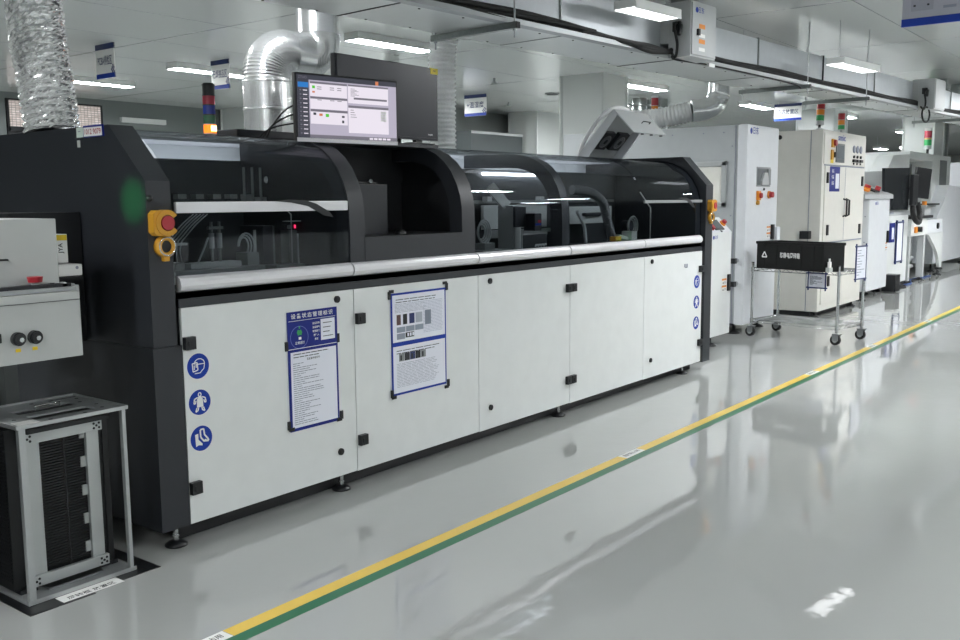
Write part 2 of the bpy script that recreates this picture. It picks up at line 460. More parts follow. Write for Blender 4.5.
for k in range(70):
    x = -6.3+k*.4
    for y in (.03, (DW if x < 3.6 else .38)-.03): b.cyl((x, y, -.004), (x, y, .002), .008, DARK, 8)
b.build('rivet', r)
def DP(x, y, z): return DO + Matrix.Rotation(DA, 3, 'Z') @ Vector((x, y, z))
# black cable bundle lying on the ledge
r = thing('cable_bundle', 'thick black cable bundle lying along the ledge of the rectangular duct', 'cables', DP(0, -.04, .03))
b = MB()
for j in range(4):
    pts = [DP(-6.5+i*.45, -.045+.018*math.sin(i*.9+j*2), .032+.016*j+.010*math.sin(i*1.3+j)) for i in range(16)]
    b.tube(smooth_path(pts, 4), .017, RUBBER, 8)
    pts = [DP(1.75+i*.45, -.045+.012*math.sin(i*.9+j*2), .036+.016*j+.008*math.sin(i*1.3+j)) for i in range(34)]
    b.tube(smooth_path(pts, 3), .017, RUBBER, 6)
b.build('cable', r)
b = MB()
for j in range(3):
    b.tube(smooth_path([DP(.1, -.045, .05+.01*j), DP(.45, -.055, .05), DP(.7, -.08-.01*j, .035), DP(.95, -.1, -.0+.02*j), DP(1.2, -.12, .02), DP(1.3, -.10, .05)], 6), .02, RUBBER, 8)
b.build('cable_coil', r)
# small cable along the ledge edge
b = MB().tube(smooth_path([DP(1.2, -.16, -.02), DP(1.35, -.12, -.03), DP(2, -.1, -.01), DP(3.6, -.1, -.02), DP(3.9, -.1, -.05)], 6), .008, RUBBER, 6)
b.obox(DP(1.95, -.105, -.015), (.12, .035, .03), None, LIGHTP)
b.build('signal_cable', r)

def switch_box(x0, x1, h, label, logo):
    r = thing('switch_box', label, 'switch box', DP(x0, -.1, 0), 'grey switch boxes on the duct side')
    z0, y1 = -.02, -.002
    def q(mbx):                     # built in duct coordinates, then turned with the duct
        mbx.v = [DP(*v) for v in mbx.v]; return mbx
    body = q(MB().box(x0, x1, -.28, -.079, z0, z0+h, LGREY, .006).box(x0, x1, -.079, y1, .10, z0+h, LGREY)); body.build('body', r)
    d = q(MB().box(x0+.012, x1-.012, -.292, -.28, z0+.015, z0+h-.015, LGREY, .004)).build('door', r)
    if logo:
        t = MB()
        t.disc((x0+.08, -.2925, z0+h-.07), (0, -1, 0), .022, BLUE); t.text('日东', (x0+.15, -.2925, z0+h-.07), XD, ZD, .05, BLUE)
        q(t); t.build('logo', d); t = MB()
        for k, (zz, mm) in enumerate(((.27, ORANGE), (.2, PAPER2), (.15, ORANGE), (.09, PAPER2))):
            t.plate((x0+.12, -.2925, z0+zz-.04), XD, ZD, 0, .10, 0, .035 if mm is ORANGE else .028, .001, mm)
        t.plate((x0+.08, -.2925, z0+.17), XD, ZD, 0, .03, 0, .05, .02, BLACK)
        q(t); t.build('warning_sticker', d)
    s_ = q(MB().box(x0-.03, x0, -.2, -.13, z0+.2, z0+.28, BLACK, .006).cyl((x0-.05, -.2, z0+.17), (x0-.02, -.2, z0+.25), .02, BLACK, 10))
    s_.build('socket', r)
    c_ = q(MB().tube(smooth_path([(x0-.03, -.17, z0+.27), (x0-.07, -.17, z0+.24), (x0-.05, -.19, z0+.1), (x0-.04, -.17, z0), (x0-.02, -.12, .02)], 6), .012, RUBBER, 8))
    c_.build('power_cord', r)
    return r
switch_box(1.28, 1.70, .44, 'grey electrical switch box with blue logo on the duct, upper middle of the photo', True)
switch_box(7.75, 8.2, .40, 'smaller grey switch box far along the duct, upper right of the photo', False)
r = thing('hanging_cable_loop', 'black cable loop hanging under the far switch box on the duct', 'cable', DP(7.6, -.15, 0))
MB().tube([DP(7.7+.16*math.cos(2*PI*i/20), -.2, -.09+.10*math.sin(2*PI*i/20)) for i in range(20)], .012, RUBBER, 8, closed=True).build('loop', r)

# strut channels with threaded rods
strut0 = None
ST = [(-.75, 'nearest strut channel under the duct, beside the grey corrugated hose'), (4.05, 'strut channel under the duct, above the white oven'),
      (5.75, 'strut channel under the duct, behind the cream cabinet stack light'), (9.9, 'far strut channel under the duct, right edge of the photo'), (13.0, 'farthest strut channel under the duct')]
for x, lab in ST:
    if strut0 is None:
        r = strut0 = thing('strut_channel', lab, 'strut channel', (0, 0, 0), 'strut channels carrying the duct', rot=(0, 0, DA))
        b = MB().box(-.021, .021, -.14, DW+.10, -.042, -.0405, GALV).box(-.021, -.019, -.14, DW+.10, -.042, 0, GALV).box(.019, .021, -.14, DW+.10, -.042, 0, GALV)
        b.box(-.021, .021, -.142, -.138, -.042, 0, DARK)
        b.build('channel', r)
        for y in (-.11, DW+.07):
            MB().cyl((0, y, -.10), (0, y, CH-2.77), .006, STEEL, 8).cyl((0, y, -.055), (0, y, -.043), .014, STEEL, 6).build('rod', r)
    else:
        r = copy_tree(strut0); r['label'] = lab
    r.location = DP(x, 0, 0)
# round risers from the duct top
r0 = None
for x, y, lab in ((2.15, .3, 'round riser pipe on top of the duct, right of the switch box'), (10.2, .35, 'far round riser pipe on top of the duct'), (11.1, .35, 'farthest round riser pipe on top of the duct')):
    if r0 is None:
        r = r0 = thing('riser_pipe', lab, 'pipe', (0, 0, 0), 'round riser pipes above the duct', rot=(0, 0, 0))
        MB().cyl((0, 0, 0), (0, 0, CH-2.77-DH), .1, GALV, 24).build('pipe', r)
        MB().cyl((0, 0, .10), (0, 0, .115), .135, GALV, 24).build('flange', r)
    else: r = copy_tree(r0); r['label'] = lab
    r.location = DP(x, y, DH)

# ------------------------------------------------------------------ the soldering machine
FY = 3.694
MX = [2.545, 3.648, 4.765, 5.87, 7.022, 8.155]
PROF = [(3.712, 1.262), (3.712, 1.42), (3.716, 1.56), (3.728, 1.63), (3.752, 1.70), (3.80, 1.785), (3.855, 1.845), (3.92, 1.893), (4.0, 1.928), (4.09, 1.948), (4.22, 1.956), (4.62, 1.962)]
m_ = thing('soldering_machine', 'long charcoal and white soldering machine with curved smoked glass hood', 'machine', (5.3, 4.4, 0))
# end panels
def endpoly(y0, zc, ys, zt, yb, zb):
    return [(y0, zb), (y0, zc), (ys, zt), (yb, zt), (yb, zb)]
b = MB().prism(endpoly(3.685, 1.697, 3.95, 1.952, 5.6, .955), 'x', 2.392, 2.515, BLACKP).prism([(3.69, .10), (3.69, .952), (5.6, .952), (5.6, .10)], 'x', 2.392, 2.542, BLACKP)
e1 = b.build('end_panel', m_)
b = MB().prism(endpoly(3.672, 1.724, 3.91, 1.985, 5.6, .08), 'x', 8.16, 8.31, BLACKP)
b.build('end_panel', m_)
# label strip and little stickers on the left end
b = MB().box(2.384, 2.392, 3.985, 4.145, 1.902, 1.955, BLUE2).plate((2.384, 4.145, 1.902), (0, -1, 0), ZD, .004, .156, .004, .044, .001, PAPER2)
b.text('1012 9079', (2.383, 4.066, 1.925), (0, -1, 0), ZD, .034, RED, .001, w=.135)
tag(b.build('number_label', e1), 'white label with red numbers and blue edge')
MB().plate((2.392, 4.215, 1.905), (0, -1, 0), ZD, 0, .055, 0, .045, .002, mat('mint_paper', '#c8d6cc', .5)).plate((2.39, 4.20, 1.93), (0, -1, 0), ZD, 0, .02, 0, .004, .001, INKG).build('sticker', e1)
MB().plate((2.392, 4.215, 1.86), (0, -1, 0), ZD, 0, .025, 0, .032, .002, CLEARP).build('sticker', e1)
# inner body: back wall, top deck, deck tray, base
MB().box(2.542, 8.16, 5.2, 5.5, .12, 1.945, mat('inner_back_grey', '#33373a', .5)).build('back_wall', m_)
for i, e in ((0, 0), (2, 1), (3, 1)):
    MB().box(MX[i]+.15, MX[i+1]-.15, 4.59, 4.618, 1.80, 1.82, HOODFILL).build('inner_fill_strip', m_) if e else None  # strips added to brighten the space under the hoods
MB().box(2.515, 8.16, 4.62, 5.5, 1.945, 1.958, LGREY).build('top_deck', m_)
MB().box(2.515, 8.16, 4.62, 4.64, 1.10, 1.845, mat('rear_screen_grey', '#3b3f41', .5)).build('rear_screen', m_)
for x0, x1 in ((2.56, 3.98), (4.80, 8.15)):
    MB().box(x0, x1, 4.95, 4.97, 1.5, 1.944, LGREY).build('rear_panel', m_)  # pale panel added so a bright band shows through the hood glass
    MB().box(x0+.05, x1-.05, 4.74, 4.78, 1.74, 1.76, HOODFILL).build('inner_fill_strip', m_)  # hidden strip added to light that band
MB().box(2.542, 8.16, 3.72, 5.2, 1.10, 1.19, DARK).build('process_deck', m_)
MB().box(2.542, 8.16, 3.80, 5.45, .10, 1.10, DARK).build('base_frame', m_)
MB().box(2.55, 8.16, 3.80, 3.83, .004, .12, BLACK).build('under_shade_strip', m_)  # black strip put in for the deep shade beneath the machine
# trim strips
b = MB().box(2.542, 8.16, 3.70, 3.80, 1.122, 1.163, BLACKP).box(2.542, 8.16, 3.72, 3.80, 1.163, 1.200, BLACK)
b.build('trim_strip', m_)
# silver rail in five pieces
rp = [(3.72, 1.196), (3.700, 1.196), (3.686, 1.205), (3.679, 1.222), (3.681, 1.240), (3.690, 1.256), (3.706, 1.266), (3.72, 1.268)]
for i in range(5):
    MB().prism(rp, 'x', MX[i]+.003, MX[i+1]-(.008 if i < 4 else .03), SILVER, False).build('front_rail', m_)
# doors
def hinge(x0, x1, z0, z1, d):
    MB().box(x0, x1, 3.668, 3.694, z0, z1, BLACK, .003).cyl(((x0+x1)/2-.012, 3.666, (z0+z1)/2-.012), ((x0+x1)/2-.012, 3.666, (z0+z1)/2+.012), .004, DARK, 8).build('hinge', d)
def lock(x, z, d):
    MB().cyl((x, 3.684, z), (x, 3.694, z), .019, BLACK, 20).cyl((x, 3.681, z), (x, 3.684, z), .012, DARK, 12).build('lock', d)
doors = []
for i in range(5):
    d = MB().box(MX[i]+.003, MX[i+1]-.003, 3.694, 3.715, .100-.003*i, 1.121, WHITE, .002).build('door', m_)
    doors.append(d)
for x0, x1, di in ((2.548, 2.605, 0), (3.655, 3.715, 1), (5.81, 5.866, 2), (5.874, 5.93, 3), (8.08, 8.152, 4)):
    for z in (.958, .272): hinge(x0, x1, z-.03, z+.03, doors[di])
for x, di in ((3.520, 0), (4.888, 2), (7.152, 4)):
    for z in (1.078, .237): lock(x, z, doors[di])
MB().box(7.78, 7.80, 3.69, 3.694, .99, 1.02, INKG).box(7.82, 7.84, 3.69, 3.694, .985, 1.02, INKG).box(7.80, 7.82, 3.69, 3.694, .985, .99, INK).build('mark', doors[4])
# round blue safety stickers
def ring(b, pts, w, m, y=3.692, closed=False):
    for a, c in zip(pts, pts[1:] + (pts[:1] if closed else [])):
        dx, dz = c[0]-a[0], c[1]-a[1]; L = math.hypot(dx, dz)
        b.plate((a[0], y, a[1]), (dx, 0, dz), (-dz, 0, dx), 0, L, -w/2, w/2, .0008, m)
def sticker(x, z, kind, par):
    b = MB().disc((x, 3.694, z), (0, -1, 0), .060, BLUE, .0015, 32)
    P = lambda px, pz: (x+px*.060, z+pz*.060)
    y = 3.692
    def poly(pts, m=PAPER2):
        b.add([(P(px, pz)[0], y-.0006, P(px, pz)[1]) for px, pz in pts], [list(range(len(pts)))], m)
    if kind == 0:      # head with face shield
        ring(b, [P(.1+.48*math.cos(t*PI/10), .15+.42*math.sin(t*PI/10)) for t in range(0, 11)], .004, PAPER2, y)
        ring(b, [P(.58, .15), P(.5, -.25), P(.3, -.4), P(.15, -.55), P(-.35, -.55)], .004, PAPER2, y)
        ring(b, [P(-.55, .25), P(-.1, .3), P(-.05, -.3), P(-.5, -.4)], .005, PAPER2, y, True)
        ring(b, [P(-.38, .1), P(-.38, -.25)], .005, PAPER2, y); ring(b, [P(-.2, .2), P(-.2, -.1)], .005, PAPER2, y)
        ring(b, [P(-.1, .15), P(.58, .15)], .004, PAPER2, y)
    elif kind == 1:    # figure in protective apron
        ring(b, [P(.13*math.cos(t*PI/6), .62+.15*math.sin(t*PI/6)) for t in range(12)], .005, PAPER2, y, True)
        poly([(-.26, .32), (.26, .32), (.3, -.38), (-.3, -.38)]); poly([(-.14, .48), (.14, .48), (.2, .3), (-.2, .3)])
        for s in (-1, 1):
            ring(b, [P(s*.2, .42), P(s*.5, .3), P(s*.56, -.05), P(s*.42, -.05), P(s*.36, .18)], .006, PAPER2, y)
            ring(b, [P(s*.16, -.4), P(s*.2, -.62), P(s*.42, -.72), P(s*.3, -.4)], .006, PAPER2, y)
    else:              # boots
        poly([(-.6, .38), (-.3, .42), (-.3, -.05), (.05, -.42), (.05, -.58), (-.3, -.5), (-.55, -.6)])
        ring(b, [P(-.1, .7), P(.22, .72), P(.28, .25), P(.6, -.15), P(.64, -.3), P(.2, -.25), P(-.08, .1)], .008, PAPER2, y, True)
        poly([(.3, -.1), (.64, -.26), (.6, -.36), (.15, -.3)])
    b.build('safety_sticker', par)
for k, z in enumerate((.843, .671, .498)): sticker(2.626, z, k, doors[0])
for k, z in enumerate((.843, .655, .462)): sticker(8.045, z, k, doors[4])
# levelling feet
f0 = None
for x, y in ((2.50, 3.75), (3.573, 3.75), (5.799, 3.75), (7.90, 3.76), (8.24, 3.95), (7.0, 4.0), (2.5, 5.3), (4.7, 5.3), (8.2, 5.3)):
    if f0 is None:
        f0 = MB().lathe([(0, .0), (.052, 0), (.052, .008), (.035, .02), (.016, .028), (0, .028)], (x, y, .001), ZD, BLACK, 20).cyl((x, y, .028), (x, y, .12), .012, CHROME, 12).cyl((x, y, .092), (x, y, .105), .02, CHROME, 6).cyl((x, y, .045), (x, y, .053), .019, CHROME, 6).build('levelling_foot', m_)
        fx = (x, y)
    else:
        c = f0.copy(); COL.objects.link(c); c.parent = m_; c.location = (x-fx[0], y-fx[1], 0)
# glass hoods with inner arch ribs
for i in (0, 2, 3, 4):
    x0, x1 = MX[i]+(.0 if i else .0), MX[i+1]-.004
    h = MB().sheet(PROF, x0+.004, x1-.002, .006, SMOKE).build('glass_hood', m_)
    if i in (0, 4):  # reflections in the glass modelled as solid bars with dark swooshes
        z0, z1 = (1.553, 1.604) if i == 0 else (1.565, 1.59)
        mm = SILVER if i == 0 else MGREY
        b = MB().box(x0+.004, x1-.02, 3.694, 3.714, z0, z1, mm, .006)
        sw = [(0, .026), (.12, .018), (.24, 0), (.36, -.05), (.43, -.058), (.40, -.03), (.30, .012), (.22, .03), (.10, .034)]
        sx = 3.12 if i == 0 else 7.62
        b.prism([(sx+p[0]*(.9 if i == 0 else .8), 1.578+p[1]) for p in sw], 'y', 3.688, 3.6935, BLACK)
        b.build('reflection_bar', h)
def arch(x0, x1, off, w, mm, name='arch_rib', zb=1.19):
    po = [(y+off, z-off*.7) for y, z in PROF]; n = len(PROF)
    pi = []
    for i, p in enumerate(po):
        q0 = po[max(0, i-1)]; q1 = po[min(n-1, i+1)]; d = Vector((q1[0]-q0[0], q1[1]-q0[1])).normalized()
        pi.append((p[0]+d.y*w, p[1]-d.x*w))
    b = MB(); b.add([(x0,)+p for p in po]+[(x1,)+p for p in po], [(i, i+1, n+i+1, n+i) for i in range(n-1)], mm, True)
    b.add([(x0,)+p for p in pi]+[(x1,)+p for p in pi], [(n+i, n+i+1, i+1, i) for i in range(n-1)], mm, True)
    for x in (x0, x1): b.add([(x,)+p for p in po]+[(x,)+p for p in pi], [(i, i+1, n+i+1, n+i) for i in range(n-1)], mm)
    return b.build(name, m_)
arch(5.82, 5.92, .02, .10, BLACKP); arch(8.06, 8.158, .015, .12, BLACKP)
# console bay: arched side bands, front fascia, alcove
arch(3.652, 3.768, 0, .10, BLACKP, 'bay_band'); arch(4.632, 4.762, 0, .10, BLACKP, 'bay_band')
MB().sheet([(3.710, 1.262), (3.710, 1.402)], 3.764, 4.636, .03, BLACKP).build('bay_fascia', m_)
b = MB().box(3.66, 4.755, 4.30, 4.33, 1.19, 1.95, DARK).box(3.66, 3.70, 3.83, 4.33, 1.19, 1.72, DARK).box(4.72, 4.755, 3.83, 4.33, 1.19, 1.72, DARK)
b.box(3.70, 4.72, 3.72, 4.31, 1.39, 1.402, DARK)
b.box(3.66, 4.755, 4.0, 4.63, 1.935, 1.957, BLACKP)
wp = [(y+.012, z-.012) for y, z in PROF] + [(4.62, 1.19), (3.724, 1.19)]
b.prism(wp, 'x', 3.655, 3.68, BLACK).prism(wp, 'x', 4.735, 4.758, BLACK)
b.build('alcove', m_)
MB().box(3.80, 4.24, 3.98, 4.30, 1.402, 1.70, BLACKP, .004).build('alcove_cabinet', m_)
b = MB().lathe([(0, .03), (.02, .028), (.034, .015), (.036, 0)], (4.22, 3.86, 1.402), ZD, BLACK, 20); b.build('scanner_puck', m_)
b = MB().box(3.98, 4.20, 4.02, 4.16, 1.70, 1.715, BLACK, .004).cyl((4.12, 4.0, 1.72), (4.2, 4.1, 1.72), .012, CHROME, 10); b.build('alcove_tool', m_)
# emergency stops with yellow guards, key switches
def estop(x, y, z, s=1.):
    b = MB()
    P = [(x+.058*s*math.cos(t), z+.058*s*math.sin(t)) for t in [math.radians(a) for a in range(35, 326, 10)]]
    Q = [(x+.036*s*math.cos(t), z+.036*s*math.sin(t)) for t in [math.radians(a) for a in range(325, 34, -10)]]
    b.prism(P+Q, 'y', y-.05, y, YELLOW)
    b.prism([(x-.066*s, z-.04*s), (x-.05*s, z-.056*s), (x-.02*s, z-.056*s), (x-.03*s, z-.03*s), (x-.03*s, z+.03*s), (x-.02*s, z+.056*s), (x-.05*s, z+.056*s), (x-.066*s, z+.04*s)], 'y', y-.045, y, YELLOW)
    b.cyl((x, y-.012, z), (x, y, z), .05*s, YELLOW, 20)
    g = b.build('emergency_stop', m_)
    MB().cyl((x, y-.03, z), (x, y-.012, z), .02*s, MAROON, 16).cyl((x, y-.055, z), (x, y-.03, z), .032*s, RED, 24).build('red_button', g)
    return g
def keyswitch(x, y, z, s=1.):
    g = MB().lathe([(.028*s, .0), (.05*s, .0), (.05*s, .02), (.044*s, .032), (.03*s, .032), (.026*s, .01)], (x, y, z), (0, -1, 0), YELLOW, 24)
    g.box(x-.02*s, x+.02*s, y-.025, y, z+.042*s, z+.058*s, YELLOW, .004).box(x-.014*s, x+.014*s, y-.025, y, z-.066*s, z-.04*s, YELLOW, .004)
    g = g.build('key_switch', m_)
    MB().cyl((x, y-.02, z), (x, y, z), .027*s, BLACK, 20).build('key_slot', g)
    MB().lathe([(.037*s, .030), (.041*s, .036), (.045*s, .030)], (x, y, z), (0, -1, 0), CHROME, 24).build('chrome_ring', g)
estop(2.463, 3.685, 1.512); keyswitch(2.468, 3.685, 1.408)
estop(8.255, 3.672, 1.535, .95); keyswitch(8.25, 3.672, 1.43, .95)
MB().lathe([(0, .012), (.012, .01), (.016, 0)], (2.41, 3.685, 1.62), (0, -1, 0), BLACK, 12).build('cable_grommet', m_)

# inner workings behind the glass
INN = mat('inner_grey_metal', '#8d9290', .4, metal=.4); INL = mat('inner_pale_metal', '#c4c8c5', .4, metal=.2)
HOSE = mat('pale_air_hose', '#b7bcbc', .4); INDK = mat('inner_black_block', '#23262c', .4)
b = MB().box(2.56, 3.34, 4.05, 4.30, 1.20, 1.262, INN, .004).box(2.56, 3.30, 4.0, 4.05, 1.20, 1.235, INL).box(2.9, 3.22, 4.1, 4.2, 1.262, 1.29, INL, .003).box(2.68, 2.85, 4.08, 4.2, 1.262, 1.30, INN)
b.build('conveyor_rail', m_)
b = MB()
for k in range(5):
    x = 2.78+k*.022
    b.tube(smooth_path([(x+.22, 4.2, 1.54), (x+.12, 4.16, 1.49), (x+.04, 4.14, 1.43), (x+.01, 4.14, 1.40), (x+.0, 4.14, 1.35), (x-.03+.01*k, 4.14, 1.27)], 5), .0035, HOSE, 6)
b.box(2.76, 2.90, 4.12, 4.16, 1.385, 1.397, INL)
b.build('air_hose', m_)
b = MB()
for x in (3.07, 3.12):
    b.cyl((x, 4.15, 1.29), (x, 4.15, 1.50), .008, INN, 10).cyl((x, 4.15, 1.36), (x, 4.15, 1.44), .014, INL, 10)
b.box(3.05, 3.14, 4.14, 4.16, 1.46, 1.475, INN)
b.tube(smooth_path([(3.05, 4.15, 1.42), (3.02, 4.15, 1.36), (2.98, 4.15, 1.29)], 5), .005, HOSE, 6)
b.build('cylinder_pair', m_)
b = MB()
for k in range(3):
    b.tube([(3.27+(.055-.012*k)*math.cos(t*PI/8), 4.12+.01*k, 1.365+(.07-.012*k)*math.sin(t*PI/8)) for t in range(-2, 9)], .005, HOSE, 6)
b.box(3.26, 3.34, 4.1, 4.2, 1.262, 1.33, INN, .004).cyl((3.33, 4.12, 1.33), (3.33, 4.12, 1.45), .008, INL, 8)
b.build('hose_loop', m_)
b = MB().box(3.37, 3.44, 4.1, 4.3, 1.2, 1.47, INDK, .004).box(3.44, 3.47, 4.12, 4.3, 1.2, 1.47, INN, .003).box(3.36, 3.56, 3.98, 4.1, 1.20, 1.26, INN, .004)
b.build('lift_column', m_)
b = MB().tube([(3.49, 4.1, 1.60), (3.575, 4.1, 1.53), (3.575, 4.1, 1.22)], .004, INL, 6)
b.box(3.53, 3.63, 4.08, 4.12, 1.49, 1.495, INL)
b.build('wire_guide', m_)
b = MB().box(3.585, 3.69, 4.16, 4.2, 1.44, 1.475, INDK, .003).cyl((3.605, 4.158, 1.458), (3.605, 4.15, 1.458), .012, INL, 10).box(3.58, 3.64, 4.13, 4.2, 1.22, 1.44, INN)
b.cyl((3.66, 4.14, 1.25), (3.66, 4.14, 1.42), .01, HOSE, 8)
mt = b.build('flow_meter', m_)
MB().box(3.647, 3.675, 4.155, 4.16, 1.45, 1.47, REDLED).build('red_digits', mt)
b = MB()
for x in (3.50, 3.56, 3.62, 3.68):
    b.box(x, x+.004, 4.4, 4.42, 1.62, 1.80, INN).box(x+.01, x+.05, 4.4, 4.45, 1.60, 1.63, INN)
b.lathe([(0, .01), (.02, 0)], (3.65, 4.39, 1.73), (0, -1, 0), INL, 12)
b.build('rear_panels', m_)
b = MB()
for k in range(7): b.box(2.75+k*.11, 2.80+k*.11, 4.28, 4.33, 1.62, 1.645, INN)
b.build('rear_clips', m_)
# second hood
b = MB().box(5.72, 5.80, 4.10, 4.24, 1.20, 1.56, INN, .004).obox((5.70, 4.22, 1.63), (.10, .012, .2), Euler((math.radians(-30), math.radians(-28), 0)).to_matrix(), INL)
b.box(5.72, 5.86, 4.08, 4.1, 1.40, 1.55, INDK, .003).cyl((5.77, 4.10, 1.24), (5.77, 4.10, 1.40), .03, INL, 12).cyl((5.83, 4.10, 1.22), (5.83, 4.10, 1.38), .008, HOSE, 8)
sb = b.build('solder_head', m_)
MB().box(5.86, 5.95, 4.0, 4.1, 1.37, 1.50, INDK, .004).box(5.865, 5.94, 3.996, 4.0, 1.41, 1.425, BLUEP).box(5.90, 5.94, 3.996, 4.0, 1.43, 1.45, REDP).build('control_block', sb)
b = MB()
for k in range(4):
    b.tube([(5.5+(.075-.01*k)*math.cos(t*PI/10), 4.2+.01*k, 1.37+(.09-.012*k)*math.sin(t*PI/10)) for t in range(20)], .006, HOSE, 6, closed=True)
b.box(5.44, 5.56, 4.15, 4.25, 1.20, 1.29, INN, .004); b.box(5.38, 5.42, 4.3, 4.36, 1.46, 1.50, INL); b.box(5.35, 5.7, 4.1, 4.3, 1.2, 1.24, INN)
b.build('coiled_hose', m_)
b = MB().box(5.95, 6.85, 4.55, 4.58, 1.37, 1.56, INL, .004).box(5.95, 6.85, 4.5, 4.55, 1.30, 1.36, INN, .004)
wp = b.build('rear_cover', m_)
MB().box(6.33, 6.62, 4.50, 4.55, 1.455, 1.485, INDK, .01).build('handle', wp)
b = MB().box(5.95, 6.14, 4.2, 4.4, 1.2, 1.33, INDK, .004).box(6.18, 6.40, 4.25, 4.45, 1.2, 1.33, INDK, .004).box(6.44, 6.75, 4.25, 4.45, 1.2, 1.32, INDK, .004)
for k in range(8): b.cyl((6.16+k*.02, 4.2, 1.235+.01*(k % 2)), (6.17+k*.02, 4.2, 1.25), .008, INL, 6)
b.build('solder_pot', m_)
MB().box(4.78, 8.1, 4.6, 4.64, 1.575, 1.60, INN).box(5.37, 5.43, 4.55, 4.6, 1.57, 1.61, INL).box(6.0, 6.06, 4.55, 4.6, 1.59, 1.63, INL).box(6.75, 6.81, 4.55, 4.6, 1.59, 1.63, INL).build('cross_rail', m_)
# third hood
b = MB().box(6.86, 7.62, 4.35, 4.38, 1.39, 1.54, INL, .004); rc = b.build('rear_cover', m_)
MB().box(7.1, 7.42, 4.31, 4.35, 1.455, 1.485, INDK, .01).build('handle', rc)
pts = resample(smooth_path([(6.70, 4.2, 1.68), (6.90, 4.15, 1.66), (7.02, 4.1, 1.58), (7.08, 4.1, 1.48), (7.13, 4.1, 1.38), (7.20, 4.1, 1.25)], 10), .0055)
MB().tube(pts, lambda i: .032+.009*(i % 4 < 2), mat('grey_inner_hose', '#565a5c', .4), 12).build('corrugated_hose', m_)
b = MB()
for k in range(3): b.tube([(7.66+(.085-.014*k)*math.cos(t*PI/10), 4.15+.012*k, 1.36+(.085-.014*k)*math.sin(t*PI/10)) for t in range(20)], .008, INN, 6, closed=True)
b.cyl((7.66, 4.17, 1.36), (7.66, 4.25, 1.36), .05, INDK, 16)
b.build('hose_reel', m_)
MB().tube([(7.60, 4.05, 1.66), (7.80, 4.05, 1.52), (7.80, 4.05, 1.20)], .006, INL, 6).build('wire_guide', m_)
b = MB().box(7.08, 7.18, 4.0, 4.06, 1.245, 1.285, YELLOW, .004).box(7.11, 7.13, 3.98, 4.06, 1.2, 1.25, YELLOW); b.build('yellow_fitting', m_)
MB().box(7.10, 7.22, 3.95, 4.0, 1.205, 1.222, GREENLED, .003).build('green_lamp', m_)
b = MB().box(7.36, 7.46, 4.0, 4.1, 1.24, 1.32, INL, .006).obox((7.28, 4.05, 1.27), (.16, .04, .03), Euler((0, math.radians(10), 0)).to_matrix(), INL); b.build('pale_block', m_)
b = MB().box(6.6, 7.9, 4.1, 4.3, 1.19, 1.23, INDK).tube(smooth_path([(6.62, 4.1, 1.5), (6.7, 4.1, 1.42), (6.74, 4.1, 1.35), (6.76, 4.1, 1.22)], 6), .014, HOSE, 8); b.build('drain_tray', m_)
MB().box(6.03, 6.12, 3.9, 4.0, 1.2, 1.36, INDK).cyl((6.2, 4.0, 1.2), (6.2, 4.0, 1.42), .012, HOSE, 8).build('valve_block', m_)
# flat black box on the deck
tag(MB().box(3.68, 4.13, 4.68, 4.92, 1.959, 2.04, BLACKP, .004).build('junction_box', at=(3.9, 4.8, 1.959)), 'flat black box on top of the soldering machine, below the silver duct', 'box')
# raised grey hatch with two fans
def hatch():
    r = thing('raised_hatch', 'raised light grey hatch with two black fans, open above the glass hood', 'hatch', (7.83, 4.5, 1.96))
    x0, x1 = 7.48, 8.10
    A = Vector((0, 4.66, 1.965)); B = Vector((0, 4.26, 2.39)); Cc = Vector((0, 4.06, 2.185))
    def slab(p, q, xa, xb, t, m, name, par):
        d = (q-p); L = d.length; d.normalize(); n = Vector((1, 0, 0)).cross(d)
        R = Matrix((Vector((1, 0, 0)), d, n)).transposed()
        c = (p+q)/2 + Vector(((xa+xb)/2, 0, 0)) - n*t/2*0
        return MB().obox(c, (xb-xa, L, t), R, m, .003).build(name, par), R, n, d
    bk, R, n, d = slab(A, B, x0, x1, .012, LGREY, 'back_plate', r)
    tp, R2, n2, d2 = slab(B, Cc, x0, x1, .012, LGREY, 'top_flap', r)
    for x in (x0, x1):
        b = MB(); w = .10
        pin = n*(-1) if n.y > 0 else n
        b.prism([(A.y, A.z), (B.y, B.z), (B.y-.04, B.z-.05), (A.y-.13, A.z)], 'x', x-.005, x+.005, LGREY)
        b.build('side_flange', r)
    for fx, t in ((7.66, .45), (7.92, .45)):
        c = A.lerp(B, t) + Vector((fx, 0, 0)); nn = n if n.y < 0 else -n
        b = MB().obox(c+nn*.025, (.19, .19, .04), R, BLACK, .004)
        b.cyl(c+nn*.045, c+nn*.05, .03, DARK, 16).lathe([(.062, .047), (.068, .05), (.07, .047)], c, nn, ALUD, 20)
        for k in range(3): b.lathe([(.03+.012*k, .05), (.033+.012*k, .052), (.036+.012*k, .05)], c, nn, ALUD, 18)
        b.build('fan', r)
    up_ = Vector((0, 0, 1)); c = B.lerp(Cc, .55) + Vector((7.86, 0, 0)); nn = n2 if n2.z > 0 else -n2
    b = MB().tube([c+Vector((-.07, 0, 0))+nn*.006, c+Vector((-.07, 0, 0))+nn*.03, c+Vector((.07, 0, 0))+nn*.03, c+Vector((.07, 0, 0))+nn*.006], .005, BLACK, 6); b.build('handle', r)
    for fx in (7.66, 7.83, 8.02):
        MB().box(fx-.008, fx+.008, Cc.y-.004, Cc.y+.02, Cc.z-.016, Cc.z-.004, BLACK).build('latch_stud', r)
    pts = resample(smooth_path([(7.52, 4.64, 1.97), (7.50, 4.58, 2.12), (7.50, 4.44, 2.30), (7.56, 4.34, 2.40), (7.66, 4.30, 2.42), (7.80, 4.28, 2.40)], 8), .012)
    MB().tube(pts, lambda i: .018+.003*(i % 2), HOSEW, 12).build('white_hose', r)
hatch()

